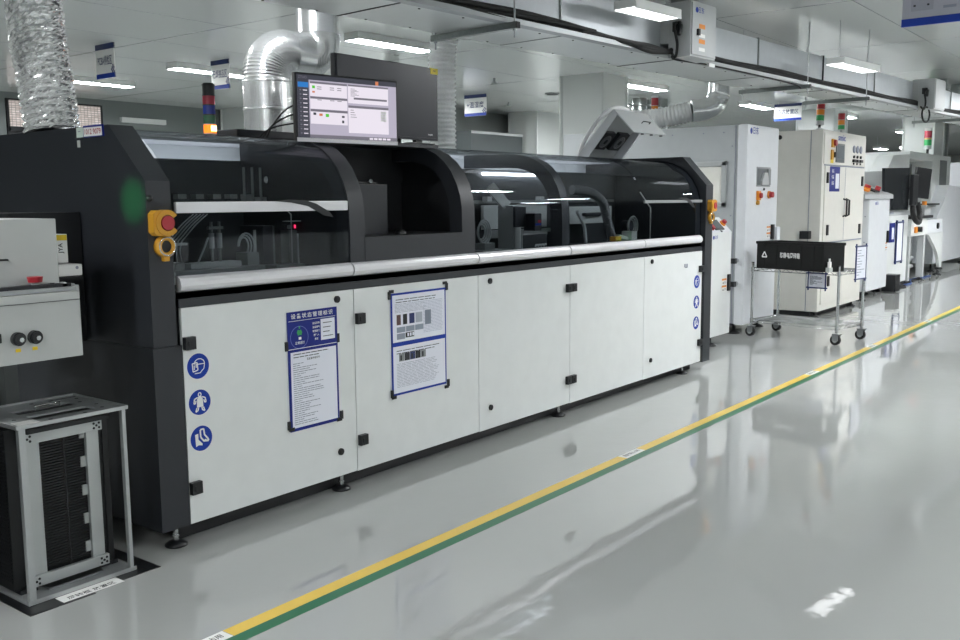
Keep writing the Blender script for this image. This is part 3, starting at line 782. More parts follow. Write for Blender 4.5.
# ------------------------------------------------------------------ monitors on the machine
def monitor():
    r = thing('computer_monitor', 'lit computer monitor with grey software window above the console bay', 'monitor', (3.88, 3.93, 1.963), rot=(0, 0, math.radians(-11)))
    W, H = .69, .37; z0 = -.03
    MB().box(-W/2, W/2, 0, .03, z0, z0+H, BLACK, .004).build('bezel', r)
    s = MB(); o = (-W/2, 0, z0)
    def p(x0, x1, y0, y1, m, lift=.001): s.plate(o, XD, ZD, x0*W, x1*W, H*(1-y1), H*(1-y0), .001, m, lift)
    p(.02, .985, .03, .955, SCRBG, .0005)
    p(.02, .985, .03, .10, SCRD)
    p(.02, .125, .03, .955, SCRD)
    p(.025, .12, .14, .215, SCRB, .002)
    for k in range(11):
        p(.03, .12, .225+k*.063, .227+k*.063, SCRG, .002); p(.04, .055, .245+k*.063-.063*.0, .265+k*.063, SCRG, .002); p(.07, .108, .25+k*.063, .264+k*.063, SCRW, .002)
    s.text('ZTUO', (-W/2+.068*W, 0, z0+H*.93), XD, ZD, .020, SCRG, .003)
    p(.135, .485, .12, .335, SCRW, .002); p(.135, .485, .12, .15, SCRG, .003)
    p(.135, .485, .355, .52, SCRW, .002); p(.135, .485, .34, .372, SCRG, .003)
    p(.135, .485, .53, .74, SCRW, .002); p(.135, .485, .525, .56, SCRG, .003)
    p(.495, .90, .12, .40, SCRW, .002); p(.495, .90, .12, .145, SCRG, .003); p(.55, .885, .31, .34, SCRG, .003)
    p(.495, .90, .44, .85, SCRW, .002); p(.495, .90, .435, .47, SCRG, .003)
    p(.155, .18, .18, .22, SCRGR, .003); p(.155, .178, .26, .285, SCRO, .003)
    p(.275, .305, .585, .63, SCRGR, .003); p(.215, .245, .585, .62, SCRO, .003); p(.16, .185, .575, .61, SCRD, .003); p(.43, .455, .60, .63, SCRD, .003); p(.43, .45, .67, .71, SCRD, .003)
    p(.77, .80, .04, .10, SCRO, .003)
    for k in range(4):
        for j in range(3): p(.20+.12*(j > 0)+.07*(j > 1), .24+.12*(j > 0)+.07*(j > 1), .19+k*.03+(.1 if k > 1 else 0), .2+k*.03+(.1 if k > 1 else 0), SCRG, .003)
    for k in range(7): p(.52, .56+.02*(k % 3), .18+k*.018, .186+k*.018, SCRG, .003)
    for k in range(4): p(.82, .875, .50+k*.04, .53+k*.04, PAPER2, .003)
    for k in range(4): p(.515, .545+.01*k, .50+k*.035, .508+k*.035, SCRG, .003)
    p(.125, .985, .90, .955, SCRG, .002)
    for k in range(5): p(.70+k*.045, .735+k*.045, .912, .942, SCRW, .003)
    s.build('screen', r)
    MB().box(-W/2+.004, W/2-.004, -.003, 0, z0-.004, z0+.018, SILVER).build('silver_chin', r)
    MB().cyl((.05, .05, -.001), (.05, .05, .2), .02, BLACK, 12).box(-.08, .18, .01, .14, 0.0, .006, BLACK, .002).box(0, .1, .03, .05, .12, .2, BLACK).build('stand', r)
monitor()
r = thing('television', 'large black screen switched off behind the lit monitor', 'screen', (4.29, 4.05, 1.96))
MB().box(3.87, 4.775, 4.02, 4.06, 1.985, 2.445, mat('dark_screen', '#22242b', .35), .006).build('panel', r)
MB().box(3.88, 4.765, 4.015, 4.02, 2.0, 2.437, mat('dark_screen_glass', '#24262e', .3)).build('screen_glass', r)
MB().box(4.70, 4.77, 4.012, 4.02, 2.405, 2.442, mat('yellow_tag', '#d8c32e', .5)).text('≡≡', (4.735, 4.012, 2.424), XD, ZD, .02, INK).build('yellow_tag', r)
MB().text('PHILIPS', (4.69, 4.014, 2.02), XD, ZD, .014, SILVER).build('brand_lettering', r)
MB().box(4.50, 4.72, 4.0, 4.14, 1.959, 1.966, BLACK, .002).box(4.58, 4.64, 4.04, 4.07, 1.966, 2.0, BLACK).build('stand', r)
MB().box(4.1, 4.35, 4.01, 4.03, 1.962, 1.985, SILVER, .003).build('control_strip', r)
b = MB()
for k in range(3): b.tube(smooth_path([(3.62+.03*k, 4.42, 1.96), (3.66+.02*k, 4.36, 2.02+.02*k), (3.74, 4.25, 2.05+.05*k), (3.82, 4.13, 2.05+.05*k)], 6), .005, RUBBER, 6)
tag(b.build('monitor_cables', at=(3.7, 4.3, 1.96)), 'loose black cables behind the lit monitor', 'cable')
tag(MB().box(4.22, 4.55, 4.68, 4.9, 1.959, 2.13, WHITE, .006).build('white_carton', at=(4.4, 4.8, 1.959)), 'plain white box on the machine top behind the lit monitor', 'box')

# stack lights
def stack_light(name, label, loc, r0, segs, tilt=(0, 0, 0), base=None):
    r = thing(name, label, 'stack light', loc, 'signal stack lights', rot=tilt)
    z = 0.
    b = MB()
    if base: b.cyl((0, 0, 0), (0, 0, base), r0*.35, BLACK if .06 < base < .5 else LGREY, 12).cyl((0, 0, 0), (0, 0, .02), r0*.8, LGREY, 16); z = base
    b.cyl((0, 0, z), (0, 0, z+.01), r0*1.05, LGREY, 20); b.build('base', r); z += .01
    for m, h in segs:
        MB().cyl((0, 0, z), (0, 0, z+h-.003), r0, m, 24).cyl((0, 0, z+h-.006), (0, 0, z+h), r0*1.04, DARK if m in (BLACK, REDP, BLUEP, GREENP) else LGREY, 24).build('lens', r); z += h
    MB().cyl((0, 0, z), (0, 0, z+.008), r0, BLACK if segs[-1][0] is BLACK else LGREY, 24, r0*.8).build('cap', r)
    return r
s_ = stack_light('stack_light', 'five tier stack light with lit amber bottom, on the soldering machine', (3.50, 4.70, 1.959), .036, ((AMBERL, .055), (GREENP, .055), (BLUEP, .056), (REDP, .055), (BLACK, .06)), (0, 0, 0), .035)
MB().box(-.016, .018, -.0385, -.02, .056, .088, AMBERC).build('lit_window', s_)
MB().box(-.012, .006, -.0345, -.03, .03, .21, LGREY).build('glare_strip', s_) if False else None

# ------------------------------------------------------------------ hoses and ducts
def ridged(pts, r, amp, step, m, seg=28, per=4, jit=0.):
    p = resample(pts, step)
    b = MB().tube(p, lambda i: r + amp*math.sin(2*PI*i/per), m, seg)
    if jit:                                  # crumpled foil: small random dents, flat facets
        for i, v in enumerate(b.v[:len(p)*seg]):
            c = p[i//seg]; b.v[i] = v + (v-c).normalized()*random.uniform(-jit, jit)
        b.sm = [False]*len(b.sm)
    return b
r = thing('foil_hose', 'big crinkled foil hose rising from the left end of the soldering machine', 'flexible duct', (2.5, 4.62, 1.955))
ridged(smooth_path([(2.495, 4.62, 1.955), (2.495, 4.66, 2.2), (2.51, 4.74, 2.45), (2.545, 4.82, 2.7), (2.57, 4.88, 3.05), (2.57, 4.9, 3.4)], 10), .128, .007, .0085, FOIL, 56, 4, .0045).build('hose', r)
r = thing('grey_hose', 'pale grey corrugated hose between the machine top and the rectangular duct', 'flexible duct', (5.59, 4.72, 1.96))
ridged(smooth_path([(5.66, 4.72, 1.985), (5.66, 4.72, 2.4), (5.65, 4.70, 2.75), (5.64, 4.60, 2.92), (5.63, 4.47, 2.95)], 8), .10, .007, .0085, GREYHOSE, 44, 4, .003).build('hose', r)
MB().cyl((5.66, 4.72, 1.959), (5.66, 4.72, 1.99), .118, GALV, 24).build('collar', r)
r = thing('spiral_duct', 'shiny silver spiral duct with two bends beside the lit monitor', 'round duct', (4.27, 5.1, 1.96))
RS = .156
MB().cyl((4.27, 5.1, 1.959), (4.27, 5.1, 2.42), RS, FOIL2, 40).build('lower_pipe', r)
for z in (2.05, 2.22, 2.40): MB().lathe([(RS, -.008), (RS+.006, -.004), (RS+.006, .004), (RS, .008)], (4.27, 5.1, z), ZD, FOIL2, 40).build('seam', r)
c0 = Vector((4.27, 5.1, 2.42)); dirh = Vector((1, .06, 0)).normalized(); rb = .19
pts = [c0 + dirh*(rb-rb*math.cos(a)) + Vector((0, 0, rb*math.sin(a))) for a in [i*PI/2/84 for i in range(85)]]
MB().tube(pts, lambda i: RS-.006+.009*(i % 4 < 2), FOIL2, 36).build('elbow', r)
p1 = pts[-1]; p2 = p1 + dirh*.15
MB().cyl(p1-dirh*.01, p2, RS+.002, FOIL2, 40).build('cross_pipe', r)
rb = .17
pts = [p2 + dirh*(rb*math.sin(a)) + Vector((0, 0, rb-rb*math.cos(a))) for a in [i*PI/2/76 for i in range(77)]]
MB().tube(pts, lambda i: RS-.006+.009*(i % 4 < 2), FOIL2, 36).build('elbow', r)
MB().cyl(pts[-1], (pts[-1].x, pts[-1].y, CH), RS-.004, FOIL2, 40).build('upper_pipe', r)
# oven exhaust: white hose and silver elbow
r = thing('white_hose_duct', 'white ribbed hose lying on the white oven, joined to a silver elbow', 'flexible duct', (11.0, 5.2, 2.45))
ridged(smooth_path([(10.70, 5.85, 2.585), (10.79, 5.6, 2.59), (10.88, 5.36, 2.62), (10.98, 5.16, 2.67)], 10), .12, .007, .011, HOSEW, 28).build('hose', r)
pts = smooth_path([(10.98, 5.16, 2.67), (11.08, 5.02, 2.69), (11.17, 4.93, 2.76), (11.2, 4.9, 2.88)], 8)
MB().tube(pts, lambda i: .13+.004*(i % 4 == 0), FOIL2, 28).build('elbow', r)
MB().cyl((11.2, 4.9, 2.86), (11.2, 4.9, 3.4), .125, FOIL2, 28).build('upper_pipe', r)

# ------------------------------------------------------------------ documents hung on the doors
def doc_lines(b, x0, x1, z0, z1, n, y, m=INKG, h=.0035, minw=.2):
    for k in range(n):
        z = z1-(z1-z0)*(k+.5)/n
        w = (x1-x0)*(minw+(.95-minw)*random.random()); x = x0
        while x < x0+w:
            e = min(x0+w, x+(x1-x0)*(.05+.14*random.random()))
            b.plate((x, y, z), XD, ZD, 0, e-x, -h/2, h/2, .0005, m); x = e+(x1-x0)*.018
def clip(x, z, sx, sz, par, y=3.692):
    MB().plate((x, y, z), XD, ZD, min(0, .034*sx), max(0, .034*sx), -.009, .009, .008, BLACK).plate((x, y, z), XD, ZD, -.009, .009, min(0, .045*sz), max(0, .045*sz), .008, BLACK).build('corner_clip', par)
y = 3.692
r = thing('status_board', 'tall blue status board with one white page on the first door', 'sign', (3.34, 3.69, .41), 'papers hung on the white doors')
b = MB().plate((3.167, y, .415), XD, ZD, 0, .347, 0, .625, .004, BLUE2); y2 = y-.004
b.text('设备状态管理标识', (3.337, y2, 1.014), XD, ZD, .0275, PAPER2, .001, w=.29, sp=1.3)
b.plate((3.175, y2, .991), XD, ZD, 0, .325, 0, .002, .001, PAPER2).plate((3.170, y2, .845), XD, ZD, 0, .335, 0, .003, .001, PAPER2)
b.plate((3.395, y2, .872), XD, ZD, 0, .10, 0, .112, .001, PAPER)
doc_lines(b, 3.41, 3.485, .88, .975, 4, y2-.0015, INK, .004, .5)
for k, t in enumerate(('设备名称', '设备编号', '管理部门', '责任人', '状态')): b.text(t, (3.362, y2, .967-k*.021), XD, ZD, .013, PAPER2, .001)
ring(b, [(3.245+.06*math.cos(t*PI/16), .905+.058*math.sin(t*PI/16)) for t in range(32)], .002, mat('pale_blue_line', '#6d7cc0', .4), y2, True)
g = [(3.235, .945), (3.228, .93), (3.236, .914), (3.247, .918), (3.258, .914), (3.264, .93), (3.256, .945), (3.247, .940)]
b.add([(a, y2-.001, z) for a, z in g], [list(range(8))], GREEN); b.plate((3.243, y2, .95), XD, ZD, 0, .008, 0, .012, .001, GREEN)
b.plate((3.24, y2, .892), XD, ZD, 0, .018, 0, .014, .001, PAPER2); b.text('正常运行', (3.247, y2, .875), XD, ZD, .016, PAPER2, .001)
b.build('board', r)
b = MB().plate((3.182, y2, .432), XD, ZD, 0, .318, 0, .398, .001, PAPER)
b.text('设备操作指导书', (3.335, y2-.001, .785), XD, ZD, .013, INK, .001)
doc_lines(b, 3.20, 3.48, .795, .825, 2, y2-.0012, INK, .004, .4); doc_lines(b, 3.195, 3.42, .445, .775, 30, y2-.0012, INKG, .0035)
b.build('page', r)
MB().box(3.150, 3.168, 3.686, 3.694, .842, .890, BLACK).build('corner_clip', r); MB().box(3.512, 3.528, 3.686, 3.694, .845, .893, BLACK).build('corner_clip', r); clip(3.158, .43, 1, 1, r); clip(3.53, .42, -1, 1, r)
r = thing('document_holder', 'blue edged double document holder on the second door', 'document holder', (4.185, 3.69, .47), 'papers hung on the white doors')
b = MB().plate((3.94, y, .472), XD, ZD, 0, .492, 0, .60, .003, BLUE); b.build('frame', r)
y2 = y-.003
for n, (z0, z1) in enumerate(((.785, 1.06), (.485, .76))):
    b = MB().plate((3.952, y2, z0), XD, ZD, 0, .468, 0, z1-z0, .001, PAPER); y3 = y2-.0012
    doc_lines(b, 3.98, 4.40, z1-.05, z1-.02, 2, y3, INK, .004, .8)
    if n == 0:
        doc_lines(b, 3.97, 4.26, z1-.105, z1-.05, 7, y3, INKG, .002, .8); doc_lines(b, 4.22, 4.41, z0+.03, z1-.05, 22, y3, mat('fine_print', '#b4b8c8', .6), .003, .9)
        for k, (mm, w, h) in enumerate(((mat('photo_brown', '#5a4240', .5), .035, .06), (DARK, .035, .06), (NAVY, .045, .06), (mat('photo_grey', '#a9b0bb', .5), .06, .06))):
            b.plate((3.985+k*.055, y3, z0+.10), XD, ZD, 0, w, 0, h, .0006, mm)
        b.plate((4.235, y3, z0+.08), XD, ZD, 0, .055, 0, .085, .0006, mat('photo_blue_grey', '#7f8896', .5))
        for k in range(3): b.plate((3.985+k*.08, y3, z0+.055), XD, ZD, 0, .074, 0, .032, .0006, mat('photo_steel', '#8d97a4', .5))
        b.plate((3.985, y3, z0+.015), XD, ZD, 0, .07, 0, .034, .0006, INKG); b.plate((4.06, y3, z0+.02), XD, ZD, 0, .075, 0, .03, .0006, DARK)
        for k in range(3): b.plate((4.075+k*.022, y3-.0006, z0+.026), XD, ZD, 0, .014, 0, .02, .0006, PAPER)
    else:
        for k, mm in enumerate((MGREY, INK, NAVY, DARK, MGREY)): b.plate((4.0+k*.048, y3, z1-.09), XD, ZD, 0, .045, 0, .045, .0006, mm); b.plate((4.01+k*.048, y3-.0006, z1-.085), XD, ZD, 0, .014, 0, .03, .0006, INK)
        doc_lines(b, 3.98, 4.38, z0+.03, z1-.10, 16, y3, INKG, .002, .75)
    b.build('page', r)
clip(3.928, 1.085, 1, -1, r); clip(4.442, 1.10, -1, -1, r); clip(3.936, .465, 1, 1, r); clip(4.448, .452, -1, 1, r)

# ------------------------------------------------------------------ floor tapes
T = math.radians(.0)
tag(MB().box(2.07, 40, 2.765, 2.834, 0, .0012, YTAPE).build('yellow_tape', at=(10, 2.8, 0)), 'long yellow tape line on the grey floor', 'floor tape')
tag(MB().box(1.2, 40, 2.705, 2.765, 0, .0012, GTAPE).build('green_tape', at=(10, 2.73, 0)), 'long green tape line beside the yellow one', 'floor tape')
for x, lab in ((1.83, 'white printed label on the floor where the yellow tape begins'), (5.07, 'white printed label in the yellow tape before the third machine door'), (8.5, 'white printed label in the yellow tape by the far end of the soldering machine'), (10.45, 'white printed label in the yellow tape below the wire cart'), (13.0, 'farthest white printed label in the yellow tape')):
    b = MB().box(x, x+.235, 2.766, 2.833, .0012, .002, PAPER2)
    b.text('通道 禁止占用', (x+.117, 2.80, .002), XD, YD, .035, INK, .0004, w=.19)
    tag(b.build('tape_label', at=(x, 2.8, .0012)), lab, 'label', 'white labels in the yellow tape')
# black tape frame around the rack
b = MB()
b.box(1.695, 1.97, 3.54, 3.60, 0, .0015, BTAPE).box(2.10, 2.30, 3.575, 3.715, 0, .0015, BTAPE).box(1.695, 1.755, 3.6, 4.12, 0, .0015, BTAPE).box(2.24, 2.30, 3.7, 4.12, 0, .0015, BTAPE).box(1.75, 2.25, 4.06, 4.12, 0, .0015, BTAPE).box(1.755, 2.24, 3.60, 3.64, 0, .001, BTAPE)
tag(b.build('black_tape', at=(2, 3.6, 0)), 'black tape frame on the floor around the magazine rack', 'floor tape')
b = MB().box(1.84, 2.11, 3.555, 3.625, .0015, .0025, PAPER2).text('周转框 放置区', (1.975, 3.578, .0025), XD, YD, .032, INK, .0004, w=.21)
tag(b.build('floor_label', at=(1.97, 3.58, .0015)), 'white printed floor label in front of the magazine rack', 'label')

# ------------------------------------------------------------------ magazine rack
r = thing('magazine_rack', 'metal magazine rack with black slotted sides standing on the floor', 'rack', (2.0, 3.86, .002))
X0, X1, Y0, Y1, ZT = 1.735, 2.215, 3.63, 4.07, .735
b = MB().box(X0, X1, Y0, Y1, .003, .012, ALUD).box(X0, X1, Y0-.002, Y0+.002, .003, .02, ALU)
b.box(1.86, 2.10, 3.70, 3.80, .012, .02, STEEL).box(2.12, 2.2, 3.75, 4.0, .012, .03, BLACK).box(1.76, 1.83, 3.74, 4.0, .012, .03, BLACK)
b.build('base_plate', r)
b = MB()
# top plate with two slots and small holes
b.box(X0, X1, Y0, Y0+.05, ZT-.012, ZT-.004, ALUD).box(X0, X1, Y1-.06, Y1, ZT-.012, ZT-.004, ALUD).box(X0, 1.86, Y0+.05, Y1-.06, ZT-.012, ZT-.004, ALUD).box(2.12, X1, Y0+.05, Y1-.06, ZT-.012, ZT-.004, ALUD)
b.box(1.86, 2.12, Y0+.05, 3.72, ZT-.012, ZT-.004, ALUD).box(1.86, 2.12, 3.80, 3.86, ZT-.012, ZT-.004, ALUD).box(1.86, 2.12, 3.94, Y1-.06, ZT-.012, ZT-.004, ALUD)
for a0, a1, b0, b1 in ((X0, X1, Y0-.002, Y0+.002), (X0, X1, Y1-.002, Y1+.002), (X0-.002, X0+.002, Y0, Y1), (X1-.002, X1+.002, Y0, Y1)): b.box(a0, a1, b0, b1, ZT-.012, ZT+.004, ALU)
for px, py in [(1.78, 3.70), (1.80, 3.78), (1.78, 3.9), (1.81, 3.98), (2.15, 3.72), (2.17, 3.8), (2.15, 3.9), (2.18, 3.98), (2.0, 4.03), (2.08, 4.02), (1.9, 3.68), (2.05, 3.68)]:
    b.cyl((px, py, ZT-.004), (px, py, ZT-.0035), .009, DARK, 10)
b.box(2.08, 2.2, 4.02, 4.03, ZT-.004, ZT-.0035, DARK)
b.box(1.80, 2.16, 3.68, 4.0, ZT-.05, ZT-.03, BLACK)  # black sheet added below to darken the slots
tp = b.build('top_plate', r)
MB().box(1.76, 1.85, 3.66, 3.73, ZT-.004, ZT-.0025, PAPER2).build('paper_label', tp)
MB().tube([(1.95, 3.90, ZT-.004), (1.95, 3.90, ZT+.012), (2.06, 3.90, ZT+.012), (2.06, 3.90, ZT-.004)], .004, CHROME, 8).build('carry_handle', tp)
p0 = None
for x, yy, w in ((X0+.025, Y0+.02, .028), (X1-.018, Y0+.015, .017), (X0+.025, Y1-.02, .028), (X1-.02, Y1-.02, .02)):
    MB().box(x-w/2, x+w/2, yy-.012, yy+.012, .012, ZT-.012, ALU, .003).build('corner_post', r)
for x in (1.84, 2.10):
    MB().box(x-.028, x+.028, 3.725, 3.745, .06, .665, ALU, .003).build('side_rail', r)
for z in (.66, .062):
    b = MB().box(1.79, 2.135, 3.705, 3.725, z-.022, z+.022, ALU, .002)
    for cx in (1.81, 2.11):
        for dx, dz in ((-.012, .01), (.012, .01), (-.012, -.01), (.012, -.01), (0, 0)): b.cyl((cx+dx, 3.7035, z+dz), (cx+dx, 3.705, z+dz), .0055, DARK, 8)
    b.build('cross_bar', r)
RACKB = mat('black_rack_plastic', '#131517', .5)
b = MB()
for k in range(48):
    z = .085+k*.0118
    b.box(1.868, 2.072, 3.745, 3.766, z, z+.007, RACKB)
b.box(1.76, 2.19, 3.766, 3.78, .03, .70, RACKB).box(1.98, 1.985, 3.742, 3.75, .08, .66, DARK)
b.build('slotted_wall', r)
for xx in (X0-.0+.01, 2.165):
    b = MB().box(xx, xx+.025, 3.76, 4.04, .03, .70, RACKB)
    for k in range(40): b.box(xx-.003, xx+.028, 3.77, 4.03, .06+k*.0158, .066+k*.0158, RACKB)
    b.build('side_wall', r)
for k in range(5): MB().box(2.05, 2.073, 3.738, 3.747, .11+k*.125, .155+k*.125, ALU).build('spacer_tab', r)

# ------------------------------------------------------------------ conveyor at the left end
r = thing('board_conveyor', 'light grey board conveyor with two black knobs, left of the soldering machine', 'conveyor', (1.7, 3.9, 0))
MB().box(1.1, 1.985, 3.55, 4.0, .995, 1.255, CONV, .004).box(1.1, 1.985, 3.545, 3.56, 1.222, 1.2235, DARK).build('control_panel', r)
b = MB().box(1.1, 1.985, 3.57, 4.05, 1.257, 1.272, ALUD, .002).box(1.1, 1.98, 3.60, 3.63, 1.272, 1.285, DARK).box(1.5, 1.8, 3.64, 3.70, 1.272, 1.282, STEEL)
b.build('deck', r)
cv = MB().box(1.2, 2.018, 3.76, 4.2, 1.275, 1.54, CONV, .004).build('cover', r)
MB().tube([(1.68, 3.758, 1.385), (1.68, 3.735, 1.385), (1.80, 3.735, 1.382), (1.80, 3.758, 1.382)], .004, BLACK, 8).build('handle', cv)
for x in (1.724, 1.789):
    k = MB().cyl((x, 3.53, 1.093), (x, 3.55, 1.093), .026, BLACK, 24).cyl((x, 3.52, 1.093), (x, 3.53, 1.093), .021, BLACK, 24).cyl((x+.003, 3.517, 1.091), (x+.003, 3.52, 1.091), .009, CHROME, 12).build('knob', r)
    MB().plate((x, 3.549, 1.048), XD, ZD, -.009, .011, -.006, .007, .001, mat('yellow_label', '#e2c21f', .5)).build('label', k)
MB().box(1.63, 1.662, 3.54, 3.55, 1.085, 1.12, BLACK).build('switch', r)
MB().cyl((1.885, 3.70, 1.272), (1.885, 3.70, 1.29), .014, LGREY, 16).cyl((1.885, 3.70, 1.29), (1.885, 3.70, 1.312), .026, RED, 20, .03).build('emergency_button', r)
MB().cyl((1.955, 3.63, 1.28), (1.955, 3.60, 1.28), .01, CHROME, 12).cyl((1.93, 3.66, 1.272), (1.93, 3.66, 1.286), .012, CHROME, 12).build('fitting', r)
for x in (1.965, 1.2):
    MB().box(x-.03, x+.03, 4.12, 4.18, .0, .995, mat('leg_grey_paint', '#5f6463', .5), .004).build('leg', r)
MB().box(1.2, 1.95, 4.12, 4.17, .2, .25, MGREY).build('stretcher', r)
MB().box(1.1, 2.0, 4.2, 4.4, .03, .995, DARK).build('rear_panel', r)
# dark recess housing and relays between conveyor and machine
b = MB().box(2.05, 2.385, 4.22, 4.5, .95, 1.56, BLACK); b.build('inlet_housing', r)
b = MB().box(2.028, 2.075, 3.93, 4.0, 1.345, 1.44, LGREY, .003).plate((2.052, 3.93, 1.39), XD, ZD, -.014, .014, -.025, .025, .001, INKG); b.build('sensor_block', r)
b = MB().box(2.09, 2.15, 3.92, 4.0, 1.345, 1.47, PAPER2, .003).plate((2.12, 3.92, 1.455), XD, ZD, -.028, .028, -.012, .012, .001, mat('yellow_label', '#e2c21f', .5)).text('JYA', (2.118, 3.92, 1.41), (0, 0, 1), (-1, 0, 0), .028, INK, .0015); b.build('sensor_block', r)
b = MB().box(2.03, 2.19, 3.88, 4.0, 1.29, 1.34, PAPER2, .008).cyl((2.165, 3.879, 1.325), (2.165, 3.88, 1.325), .007, INKG, 10); b.build('slide_unit', r)
b = MB().box(2.03, 2.2, 3.9, 4.0, 1.275, 1.285, DARK).box(2.05, 2.14, 3.86, 3.95, 1.20, 1.26, LGREY, .005).box(2.14, 2.17, 3.88, 3.95, 1.19, 1.25, LGREY, .005); b.build('motor_block', r)

# ------------------------------------------------------------------ control pedestal
r = thing('control_pedestal', 'slim white control pedestal with tilted screen beside the dark end frame', 'control pedestal', (9.5, 4.3, 0))
MB().box(9.12, 9.835, 4.12, 4.5, .13, 1.24, WHITE, .006).build('body', r)
pn = MB().prism([(4.12, 1.24), (4.27, 1.395), (4.5, 1.395), (4.5, 1.24)], 'x', 9.12, 9.835, WHITE2).build('sloped_panel', r)
nx = Vector((0, -.155, .15)).normalized(); yd = Vector((0, .15, .155)).normalized()
o = Vector((9.58, 4.12, 1.24)) + yd*.1
MB().plate(o, XD, yd, -.11, .11, -.065, .075, .01, BLACK, 0).plate(o, XD, yd, -.085, .085, -.05, .055, .002, SCRDK, .01).build('touch_screen', pn)
MB().cyl(o+Vector((.19, 0, 0))+yd*.02, o+Vector((.19, 0, 0))+yd*.02+nx*.02, .036, ORANGE, 20).cyl(o+Vector((.19, 0, 0))+yd*.02+nx*.02, o+Vector((.19, 0, 0))+yd*.02+nx*.05, .027, RED, 20).build('emergency_button', pn)
MB().cyl(o+Vector((-.17, 0, 0))-yd*.03, o+Vector((-.17, 0, 0))-yd*.03+nx*.03, .035, RED, 16).build('red_button', pn)
MB().cyl(o+Vector((0, 0, 0))-yd*.085, o-yd*.085+nx*.012, .016, STEEL, 12).build('silver_button', pn)
b = MB().disc((9.37, 4.12, 1.19), (0, -1, 0), .02, BLUE, .001)
b.text('日东', (9.43, 4.119, 1.19), XD, ZD, .04, BLUE)
b.build('logo', r)
def warn(x0, z0, y, par, n=2):
    b = MB()
    for k in range(n):
        z = z0+k*.075
        b.plate((x0, y, z), XD, ZD, 0, .12, 0, .065, .001, PAPER2).plate((x0, y, z+.045), XD, ZD, 0, .12, 0, .02, .001, ORANGE, .001)
        b.add([(x0+.015, y-.0025, z+.01), (x0+.045, y-.0025, z+.01), (x0+.03, y-.0025, z+.037)], [(0, 1, 2)], INK)
        for j in range(3): b.plate((x0+.055, y, z+.012+j*.01), XD, ZD, 0, .055, 0, .004, .001, INKG, .001)
    b.build('warning_label', par)
warn(9.60, .60, 4.118, r); MB().box(9.74, 9.80, 4.10, 4.12, .60, .78, BLACK, .004).build('vent_handle', r)
g0 = None
for x, yy in ((9.25, 4.2), (9.6, 4.24), (9.8, 4.45)):
    MB().lathe([(0, 0), (.07, 0), (.07, .012), (.03, .035), (0, .035)], (x, yy, .001), ZD, BLACK, 20).cyl((x, yy, .03), (x, yy, .13), .015, BLACK, 10).build('levelling_foot', r)
MB().box(9.15, 9.55, 4.55, 4.9, 1.28, 1.46, LGREY, .01).cyl((9.3, 4.52, 1.38), (9.62, 4.52, 1.38), .045, LGREY, 16).build('motor_cover', r)

# ------------------------------------------------------------------ white oven
r = thing('reflow_oven', 'tall white and grey oven cabinet with a small window beside the control pedestal', 'oven', (11.0, 5.4, 0))
OVG = mat('oven_side_grey', '#b3b8ba', .4)
MB().box(10.56, 11.52, 4.36, 6.75, .13, 2.44, OVG, .01).build('body', r)
b = MB().box(10.535, 11.53, 4.25, 4.37, .12, 2.445, WHITE2, .03); fp = b.build('front_panel', r)
b = MB()
for z0, z1, y0, y1 in ((1.50, 2.03, 4.50, 4.56), (1.50, 2.03, 5.4, 5.46), (1.50, 1.56, 4.5, 5.46), (1.97, 2.03, 4.5, 5.46)): b.box(10.535, 10.562, y0, y1, z0, z1, ALU, .01)
wf = b.build('side_window', r)
MB().box(10.552, 10.56, 4.555, 5.41, 1.555, 1.975, mat('frosted_pane', '#efeee6', .25)).build('pane', wf)
b = MB()
for yy in (4.53, 4.7, 4.95, 5.2): b.cyl((10.541, yy, 2.0), (10.546, yy, 2.0), .007, INKG, 8)
for z in (.5, .8, 1.15, 1.4, 2.2): b.cyl((10.552, 4.44, z), (10.56, 4.44, z), .008, INKG, 8)
for yy in (4.55, 4.8, 5.2): b.cyl((10.552, yy, 2.36), (10.56, yy, 2.36), .008, INKG, 8)
b.build('screws', r)
MB().box(10.553, 10.56, 4.40, 4.405, .13, 2.44, INKG).build('seam', r)
for z in (.61, .88): MB().cyl((10.54, 4.345, z), (10.46, 4.345, z), .028, CHROME, 14).box(10.40, 10.46, 4.31, 4.38, z-.03, z+.03, BLACK, .004).build('latch', r)
y = 4.25
MB().box(10.83, 11.27, y-.002, y, 1.735, 1.965, ALUD).box(10.86, 11.24, y-.004, y-.002, 1.755, 1.945, mat('port_grey', '#6a6e70', .3)).prism([(10.95, 1.757), (10.95, 1.80), (11.02, 1.90), (11.12, 1.90), (11.16, 1.757)], 'y', y-.03, y, LGREY).box(11.16, 11.24, y-.02, y, 1.757, 1.943, MGREY).build('viewing_port', fp)
def yel_stop(x, z, y, par, s=1.):
    g = MB().box(x-.06*s, x+.06*s, y-.03, y, z-.08*s, z+.08*s, YELLOW if s > .9 else ORANGE, .01).build('emergency_stop', par)
    MB().cyl((x+.01, y-.075*s, z), (x+.01, y-.03, z), .045*s, RED, 20).build('red_button', g)
yel_stop(10.88, 1.63, y, fp, .7); MB().cyl((10.86, y-.03, 1.545), (10.86, y, 1.545), .025, YELLOW, 14).build('key_switch', fp)
g = MB().cyl((11.23, y-.02, 1.64), (11.23, y, 1.64), .045, ORANGE, 20).build('emergency_stop', fp); MB().cyl((11.23, y-.06, 1.64), (11.23, y-.02, 1.64), .035, RED, 20).build('red_button', g)
MB().cyl((11.07, y-.01, 1.705), (11.07, y, 1.705), .016, DARK, 12).build('lamp', fp)
warn(11.20, 1.12, y-.001, fp); MB().box(11.33, 11.39, y-.03, y, 1.10, 1.28, BLACK, .004).build('vent_handle', fp); MB().box(11.40, 11.51, y-.06, y, .98, 1.25, WHITE2, .02).build('switch_cover', fp)
